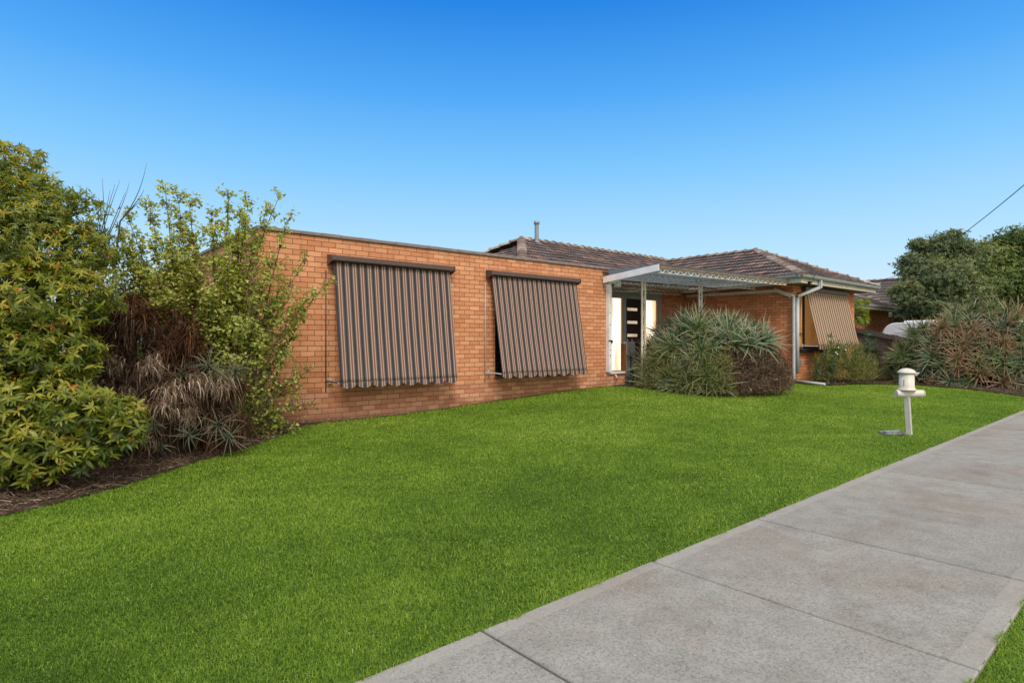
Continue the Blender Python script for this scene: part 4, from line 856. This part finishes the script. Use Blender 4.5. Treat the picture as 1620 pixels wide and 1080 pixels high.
# ---- litter on the bed --------------------------------------------
def litter(name, lab, poly, n, near, m='dry', L0=.10, w_=.006, rndm=.5):
    x0, y0_ = np.min(poly, 0); x1, y1_ = np.max(poly, 0); P = np.stack([rng.uniform(x0, x1, n), rng.uniform(y0_, y1_, n)], 1); ok = inpoly(P[:, 0], P[:, 1], poly); P = P[ok]
    P3 = np.c_[P, gz(P[:, 0], P[:, 1])+.02+rng.uniform(0, .03, len(P))]; D = unit(np.c_[rng.normal(size=(len(P), 2)), rng.uniform(-.02, .35, len(P))])
    o = nm(name, sticks(P3, D, np.full(len(P3), L0), w_, rndm, .8, 3, .25), m, None); return props(o, lab, 'leaf litter', kind='stuff')
litter('leaf_litter', 'dry brown leaf litter on the garden bed at the left', [(-1.6, 5.55), (-.09, 5.95), (.3, 6.15), (.79, 6.51), (1.45, 7.17), (2.34, 7.96), (2.98, 8.65), (3.55, 9.28), (4.0, 9.44), (5.2, 9.47), (5.2, 9.53), (2.5, 9.53), (-1.6, 8.4)], 42000, True)
litter('leaf_litter', 'dry brown leaf litter along the bed under the right wing and aloes', [(17.45, 7.0), (18.6, 6.75), (19.6, 5.6), (19.0, 4.0), (18.5, 2.95), (21, 2.75), (22.9, 3), (22.9, 8), (17.5, 8.0)], 16000, False, L0=.12, w_=.008)
# ---- aloe bushes ---------------------------------------------------
def aloe_bush(name, lab, c0, rx, ry, h, gap, mlist, n, size, seed, deadpart=None, stalks=900, lw_=.022, toward=np.array([-B, -A, 0])):
    t = empty(name, (c0[0], c0[1], float(gz(c0[0], c0[1]))), lab, 'aloe'); g0 = float(gz(c0[0], c0[1]))
    dr_, fw_ = np.array([A, -B, 0]), np.array([B, A, 0]); P, D = [], []; tries = 0
    while len(P) < n and tries < 9000:
        tries += 1; d = unit(rng.normal(size=3)); d[2] = abs(d[2])*1.0
        k = 1+.10*math.sin(d[0]*5+seed)*math.cos(d[1]*4+seed*2); p = c0+dr_*d.dot(dr_)*rx*k+fw_*d.dot(fw_)*ry*k+up3*d[2]*h*k+up3*(g0+.12)
        if deadpart is not None and deadpart(d): continue
        if all(np.linalg.norm(p-q) > gap for q in P): P.append(p); D.append(unit(d*np.array([1, 1, .7])+up3*.45+rng.normal(0, .28, 3)))
    P, D = np.array(P), np.array(D); grp = rng.integers(0, 100, len(P)); lim = np.cumsum([q[1] for q in mlist])
    prev = 0
    for (mm, share, rr_), hi in zip(mlist, lim):
        s_ = (grp >= prev) & (grp < hi); prev = hi
        if s_.sum(): nm('leaf_rosettes' if mm != 'aloe_red' else 'red_leaf_rosettes', rosettes(P[s_], D[s_], size*rng.uniform(.7, 1.3, s_.sum()), 36, lw_, rr_, bend=1.1), mm, t)
    nm('dead_leaves', skirts(P-D*.07, np.full(len(P), size*.7), 26, .016, .8, .45), 'deadred', t)
    tr = MB()
    for p, d in zip(P, D):
        r0 = c0+(p-c0)*.35*np.array([1, 1, 0]); r0 = np.array([r0[0], r0[1], g0-.05]); tr.tube(bez(r0, (r0+p)/2+up3*.1, p-d*.02, 6), [.03, .028, .026, .024, .022, .02], 6)
    tr.build('stems', M['bark_dark'], t)
    d = unit(rng.normal(size=(stalks, 3))); d[:, 2] = np.abs(d[:, 2]); q = rng.uniform(.45, .95, stalks)[:, None]
    Q = c0+dr_*(d@dr_)[:, None]*rx*q+fw_*(d@fw_)[:, None]*ry*q+up3*d[:, 2:3]*h*q+up3*g0
    nm('dry_stalks', sticks(Q, unit(rng.normal(0, .6, Q.shape)+up3*.6), np.full(stalks, .45), .010, .35, 1.0), 'dry', t)
    return t, P, D
c1 = cam(.335*14.35, 14.35, 0)
def dead1(d): return d.dot(np.array([A, -B, 0])) > -.14 and d[2] < .60 and d.dot(np.array([B, A, 0])) < .6
t1, P1, D1 = aloe_bush('aloe_bush', 'rounded grey green aloe bush before the porch with a dry brown twiggy side', c1, 1.62, 1.5, 1.50, .24, [('aloe_grey', 62, .45), ('aloe', 38, .45)], 135, .58, 2, dead1, 2600)
n = 13000; dr_ = np.array([A, -B, 0]); fw_ = np.array([B, A, 0]); an = rng.uniform(-.2, 1.45, n); el = rng.uniform(0, .98, n)*1.0; q = rng.uniform(.8, 1.12, n); g0 = float(gz(c1[0], c1[1]))
Q = c1+dr_*(np.sin(an)*np.cos(el)*1.62*q)[:, None]-fw_*(np.cos(an)*np.cos(el)*1.5*q)[:, None]+up3*(np.sin(el)*1.45*q+g0)[:, None]
nm('dry_twigs', sticks(Q, unit(rng.normal(0, .7, Q.shape)+up3*.3), np.full(n, .22), .0095, .50, 1.6, sd=.22), 'dry', t1)
sel = Q[rng.choice(n, 110)]; nm('pale_husks', sticks(sel-fw_*.06, unit(rng.normal(0, .7, sel.shape)), np.full(110, .08), .024, .95, .3, 2, .05), 'dry', t1)['kind'] = 'stuff'
n = 5200; an = rng.uniform(-1.4, -.05, n); el = rng.uniform(.0, .72, n); q = rng.uniform(.9, 1.26, n)
Q = c1+dr_*(np.sin(an)*np.cos(el)*1.62*q)[:, None]-fw_*(np.cos(an)*np.cos(el)*1.5*q)[:, None]+up3*(np.sin(el)*1.3*q+g0)[:, None]
nm('weedy_growth', sticks(Q, unit(rng.normal(0, .6, Q.shape)+up3*.5), np.full(n, .17), .011, .5, 1.4, sd=.25), 'weed', t1)
c2 = cam(.79*17.6, 17.6, 0)
t2, P2, D2 = aloe_bush('aloe_bush', 'wide sprawling green and reddish aloe bush behind the letterbox at the right', c2, 2.28, 1.7, 1.95, .28, [('aloe', 52, .42), ('aloe_red', 32, .40), ('aloe_grey', 16, .32)], 185, .56, 5, None, 2600, lw_=.022)
# small aloe left of the porch bush, by the porch post
c3 = W(1000, 590, 15.2); t3 = empty('small_aloe', (float(c3[0]), float(c3[1]), .2), 'small grey aloe plants on tall bare stems beside the stained porch post', 'aloe')
pp = [W(998, 568, 15.3), W(1020, 548, 15.0), W(1018, 575, 14.7), W(1002, 592, 15.0), W(1030, 590, 14.6)]
for p in pp:
    nm('leaf_rosette', rosettes([p], [unit(up3+rng.normal(0, .3, 3))], [.4], 22, .036, .3, bend=1.2), 'aloe_grey', t3)
    tr = MB(); tr.tube([(p[0], p[1], float(gz(p[0], p[1]))-.05), tuple(p)], .022, 6); tr.build('stem', M['bark'], t3)
# ---- weeds, lance leaved shrub and vine below the right window -----
t = empty('weedy_shrub', (19.3, 6.9, .1), 'straggly green and brown weeds with dark lance leaves under the tan striped awning', 'shrub')
def blob(px0, px1, py0, py1, Z0, Z1, n):
    return np.array([W(rng.uniform(px0, px1), rng.uniform(py0, py1), rng.uniform(Z0, Z1)) for _ in range(n)])
Q = np.concatenate([blob(1285, 1385, 565, 602, 16.8, 18.2, 1500), blob(1305, 1365, 545, 600, 16.9, 17.8, 1200), blob(1345, 1400, 578, 602, 17.6, 18.8, 400)]); Q[:, 2] = np.maximum(Q[:, 2], .1)
nm('foliage', sticks(Q, unit(rng.normal(0, .6, Q.shape)+up3*.8), np.full(len(Q), .24), .013, .52, 1.3, sd=.28), 'weed', t)
sh = [(1315, 532, 17.2), (1325, 545, 17.0), (1307, 560, 16.9), (1298, 575, 16.8), (1335, 550, 17.2), (1350, 552, 17.4), (1372, 530, 17.9), (1385, 540, 18.2), (1360, 560, 17.5), (1318, 572, 16.9)]
P, D, tr = [], [], MB()
for px, py, Z in sh:
    q = W(px, py, Z); r0 = np.array([q[0]+rng.normal(0, .2), q[1]+rng.normal(0, .15), .1]); pts = bez(r0, (r0+q)/2, q, 8); tr.tube(pts, list(np.linspace(.014, .005, 8)), 5)
    for k in range(2, 8):
        for _ in range(3): P.append(np.array(pts[k])); D.append(unit(rng.normal(0, .5, 3)+up3*.5))
P, D = np.array(P), np.array(D); nm('lance_leaves', whorls(P, D, 5, np.full(len(P), .17), .17, rng.uniform(.2, .9, len(P)), spread=.5, droop=.6), 'lance', t); tr.build('stems', M['bark'], t)
sel = blob(1320, 1345, 547, 562, 16.6, 17.2, 5); b = MB()
for p in sel: b = MB(); ball(b, p, .022); b.build('pale_flower', M['white'], t)
t = empty('young_tree', (22.1, 8.6, .1), 'small yellow green leafy tree behind the far end of the tan awning', 'tree')
P = blob(1348, 1374, 474, 512, 21.0, 22.2, 110); r0 = W(1352, 560, 21.5); r0[2] = .1; tr = MB()
q0 = W(1354, 505, 21.5)
tr.tube(bez(r0, (r0+q0)/2, q0), list(np.linspace(.03, .015, 8)), 6)
for k in range(12): tr.tube(bez(q0, (q0+P[k*9])/2+up3*.05, P[k*9], 4), [.012, .009, .006, .004], 5)
nm('foliage', whorls(P, unit(P-q0+up3*.3), 7, np.full(len(P), .12), .42, rng.uniform(.1, .9, len(P)), spread=.3), 'vine', t); tr.build('stems', M['bark'], t)
# ---- background trees ----------------------------------------------
def bg_tree(lab, base, lobes_, m, dens, leaf, seed):
    t = empty('broadleaf_tree', (float(base[0]), float(base[1]), 0), lab, 'tree', 'trees behind the caravan'); P, D, Rn = [], [], []; tr = MB()
    b0 = np.array([base[0], base[1], -.1]); fork = b0+up3*1.6; tr.tube([tuple(b0), tuple(b0+up3*.8), tuple(fork)], [.28, .22, .19], 10)
    for (px, py, Z, ra, rb) in lobes_:
        c0 = W(px, py, Z); n = int(dens*1.5*ra*ra); d = unit(rng.normal(size=(n, 3))); rr_ = rng.uniform(.2, 1, n)**.5; bp = 1+.25*np.sin(d[:, 0]*6+px)*np.cos(d[:, 2]*7+py)+.1*rng.normal(size=n)
        p = c0+d*np.array([ra, ra, rb])*(rr_*bp)[:, None]; P.append(p); D.append(unit(d+up3*.4+rng.normal(0, .4, p.shape))); Rn.append(np.clip(.4+rng.normal(0, .12)+.12*d[:, 2]+rng.normal(0, .13, n), 0, .86+.14*(rng.random(n) < .06)))
        tr.tube(bez(fork, (fork+c0)/2+up3*.4, c0), list(np.linspace(.10, .03, 8)), 6)
        for k in range(5): e_ = p[rng.integers(n)]; tr.tube(bez(c0, (c0+e_)/2, e_, 4), [.03, .022, .015, .008], 5)
    P, D, Rn = map(np.concatenate, (P, D, Rn)); ok = P[:, 2] > .6; nm('crown', whorls(P[ok], D[ok], 5, np.full(ok.sum(), leaf), .45, Rn[ok], spread=.2, sd=.5, nseg=2), m, t); tr.build('trunk', M['bark_dark'], t)
bg_tree('grey green spreading tree with an airy top, left one of the two behind the caravan', cam(.735*27, 27, 0)[:2], [(1478, 400, 27, .75, .75), (1500, 388, 27, .8, .7), (1455, 425, 26.5, .95, .7), (1440, 462, 26.3, .85, .65), (1490, 440, 26, 1.25, .95), (1520, 410, 27, 1.0, .85), (1475, 480, 26.2, 1.1, .75), (1525, 465, 26, 1.2, 1.0), (1500, 510, 26.5, 1.2, .8), (1508, 370, 27, .3, .22), (1452, 388, 26.8, .42, .3), (1430, 500, 26.8, .5, .4), (1438, 410, 26.6, .35, .3)], 'tree2', 1000, .12, 1)
bg_tree('dense dark green tree at the right edge behind the aloes and caravan', cam(.86*28.5, 28.5, 0)[:2], [(1560, 410, 28.5, 1.2, .9), (1600, 395, 28.5, 1.15, .95), (1640, 390, 28.5, 1.3, 1.1), (1575, 450, 27.5, 1.4, 1.1), (1625, 450, 27.5, 1.5, 1.2), (1560, 495, 27.8, 1.4, 1.1), (1620, 505, 27.6, 1.5, 1.1), (1690, 440, 28, 1.8, 1.6), (1680, 520, 28, 1.6, 1.2), (1755, 460, 28.5, 1.8, 1.6)], 'tree', 1150, .14, 2)
# ================================================================== LAWN BLADES
def lawn(n, seed):
    r = np.random.default_rng(seed); Zmin, Zmax = 1.9, 21.0
    u_ = r.random(n); e = .55; Z = (Zmin**e+(Zmax**e-Zmin**e)*u_)**(1/e); X = Z*r.uniform(-.95, .95, n)
    x = A*X+B*Z; y = -B*X+A*Z
    pv = path_v(x); e1 = .5*np.sin(x*9.7)*.012+.5*np.sin(x*23)*.01
    ok = ((y > pv+1.572+e1+r.exponential(.004, n)*-1) | (y < pv-.004+1.2*e1+r.exponential(.002, n))) & ~((y > 9.50) & (x < 11.2)) & (x < 24)
    for P in (BED1, BED2, BED3): ok &= ~inpoly(x+r.normal(0, .02, n), y+r.normal(0, .02, n), P)
    ok &= ~((x > 11) & (y > 9.5))
    xs_, ys_, zs_ = x[ok], y[ok], Z[ok]; k = 260000                # the verge beyond the path, nearest part
    vx, vy = r.uniform(-4, 12, k), r.uniform(-2.2, .9, k); o2 = (vy < path_v(vx)+.002-r.exponential(.004, k)) & ~((vx*B+vy*A > 1.9) & (np.abs(vx*A-vy*B) < .95*(vx*B+vy*A)))
    vx, vy = vx[o2], vy[o2]; return np.r_[xs_, vx], np.r_[ys_, vy], np.r_[zs_, np.full(len(vx), 4.5)]
gx, gy, gZ = lawn(1500000, 3); n = len(gx)
sc_ = (np.maximum(gZ, 2.2)/2.6)**.55; nz = np.sin(gx*2.1+1.3*np.sin(gy*1.7))*np.sin(gy*2.7+.8*np.sin(gx*2.3)); nz2 = np.sin(gx*11+3*np.sin(gy*7))*np.sin(gy*13+2*np.sin(gx*5))
h = (.015+.009*rng.random(n)+.003*nz2+.002*nz)*sc_**.35; az = rng.random(n)*6.283; lean = rng.uniform(.2, 1.5, n); wd = .0026*sc_*rng.uniform(.7, 1.4, n)
pe = path_v(gx); onp = (gy > pe-.002) & (gy < pe+1.577); bz = gz(gx, gy)+onp*.022; ca, sa = np.cos(az), np.sin(az); base = np.stack([gx, gy, bz-.002], 1); tn = np.stack([-sa, ca, 0*ca], 1)
mid = base+np.stack([ca*lean*h*.35, sa*lean*h*.35, h*.62], 1); tipp = base+np.stack([ca*lean*h*1.1, sa*lean*h*1.1, h*(1.05-.33*lean)], 1)
V = np.stack([base-tn*wd[:, None]*.5, base+tn*wd[:, None]*.5, mid+tn*wd[:, None]*.45, mid-tn*wd[:, None]*.45, tipp], 1).reshape(-1, 3)
k5 = (np.arange(n)*5)[:, None]; F = np.concatenate([k5+[[0, 1, 2]], k5+[[0, 2, 3]], k5+[[3, 2, 4]]], 0)
m, nt, bs, out = mat('grass_blade'); at = N(nt, 'ShaderNodeAttribute', attribute_name='rnd')
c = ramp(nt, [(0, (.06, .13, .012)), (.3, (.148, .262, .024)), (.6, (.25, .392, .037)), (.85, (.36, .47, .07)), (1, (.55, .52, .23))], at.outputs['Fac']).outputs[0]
L(nt, c, bs.inputs['Base Color']); bs.inputs['Roughness'].default_value = .55; bs.inputs['Specular IOR Level'].default_value = .25
t_ = N(nt, 'ShaderNodeBsdfTranslucent'); L(nt, mix(nt, 1, c, (1.4, 1.5, .7), 'MULTIPLY'), t_.inputs[0]); ms = N(nt, 'ShaderNodeMixShader'); ms.inputs[0].default_value = .3
L(nt, bs.outputs[0], ms.inputs[1]); L(nt, t_.outputs[0], ms.inputs[2]); L(nt, ms.outputs[0], out.inputs[0])
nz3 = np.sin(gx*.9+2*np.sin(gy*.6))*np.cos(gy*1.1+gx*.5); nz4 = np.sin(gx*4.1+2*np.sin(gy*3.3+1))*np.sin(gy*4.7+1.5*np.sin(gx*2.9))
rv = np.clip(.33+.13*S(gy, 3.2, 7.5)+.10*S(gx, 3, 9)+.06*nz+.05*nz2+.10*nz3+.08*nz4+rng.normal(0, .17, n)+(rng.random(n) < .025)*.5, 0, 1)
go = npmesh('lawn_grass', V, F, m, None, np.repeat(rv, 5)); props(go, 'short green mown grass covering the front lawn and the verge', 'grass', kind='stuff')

# ================================================================== LIGHT, SKY, CAMERA
SUN_DIR = Vector((-.38, -.80, .92)).normalized()
sd = bpy.data.lights.new('Sun', 'SUN'); sd.energy = 2.3; sd.angle = R(19); sd.color = (1, .92, .81); so = bpy.data.objects.new('sun', sd); COL.objects.link(so)
so.rotation_euler = SUN_DIR.to_track_quat('Z', 'Y').to_euler(); so.location = (0, -5, 20)
wd_ = bpy.data.worlds.new('World'); scene.world = wd_; wd_.use_nodes = True; nt = wd_.node_tree; nt.nodes.clear()
wo_ = N(nt, 'ShaderNodeOutputWorld'); bg = N(nt, 'ShaderNodeBackground'); bg.inputs[1].default_value = .1; L(nt, bg.outputs[0], wo_.inputs[0])
sk = N(nt, 'ShaderNodeTexSky'); sk.sky_type = 'NISHITA'; sk.sun_disc = False; sk.sun_elevation = math.asin(SUN_DIR.z); sk.sun_rotation = math.atan2(SUN_DIR.x, SUN_DIR.y)
tc = N(nt, 'ShaderNodeTexCoord'); sp = N(nt, 'ShaderNodeSeparateXYZ'); L(nt, tc.outputs['Generated'], sp.inputs[0])
rp = ramp(nt, [(0, (.74, .90, 1.03)), (.07, (.66, .87, 1.03)), (.15, (.47, .78, 1.03)), (.27, (.225, .60, 1.02)), (.38, (.085, .41, .96)), (.50, (.016, .235, .80)), (.62, (.30, .45, .80)), (.75, (1.0, .95, .87)), (1, (1.1, 1.03, .93))], sp.outputs[2])
hz_ = noise(nt, tc.outputs['Generated'], 3, 2)
sc10 = N(nt, 'ShaderNodeVectorMath', operation='SCALE'); L(nt, rp.outputs[0], sc10.inputs[0]); sc10.inputs['Scale'].default_value = 10.0
cl = noise(nt, tc.outputs['Generated'], 2.2, 5, .5)                 # unseen warm white cloud added on the street side to neutralise blue fill
cf = math_(nt, 'ADD', math_(nt, 'MULTIPLY', sp.outputs[1], -2.0), math_(nt, 'MULTIPLY', math_(nt, 'SUBTRACT', cl.outputs[0], .5), .9), clamp=True)
skyc = mix(nt, cf, sc10.outputs[0], (12.5, 11.6, 10.2))
L(nt, mix(nt, .965, sk.outputs[0], skyc), bg.inputs[0])
cd = bpy.data.cameras.new('Camera'); cd.sensor_width = 36; cd.lens = FPX/1620*36; cd.clip_end = 2000; cd.clip_start = .05
co_ = bpy.data.objects.new('camera', cd); COL.objects.link(co_); co_.location = (0, 0, EYE); co_.rotation_euler = Vector((-B, -A, 0)).to_track_quat('Z', 'Y').to_euler()
scene.camera = co_
scene.view_settings.view_transform = 'Standard'; scene.view_settings.look = 'None'; scene.view_settings.exposure = 0; scene.view_settings.gamma = 1
scene.render.engine = 'CYCLES'; scene.cycles.use_denoising = True; scene.cycles.max_bounces = 7; scene.cycles.transparent_max_bounces = 4
scene.cycles.sample_clamp_indirect = 4
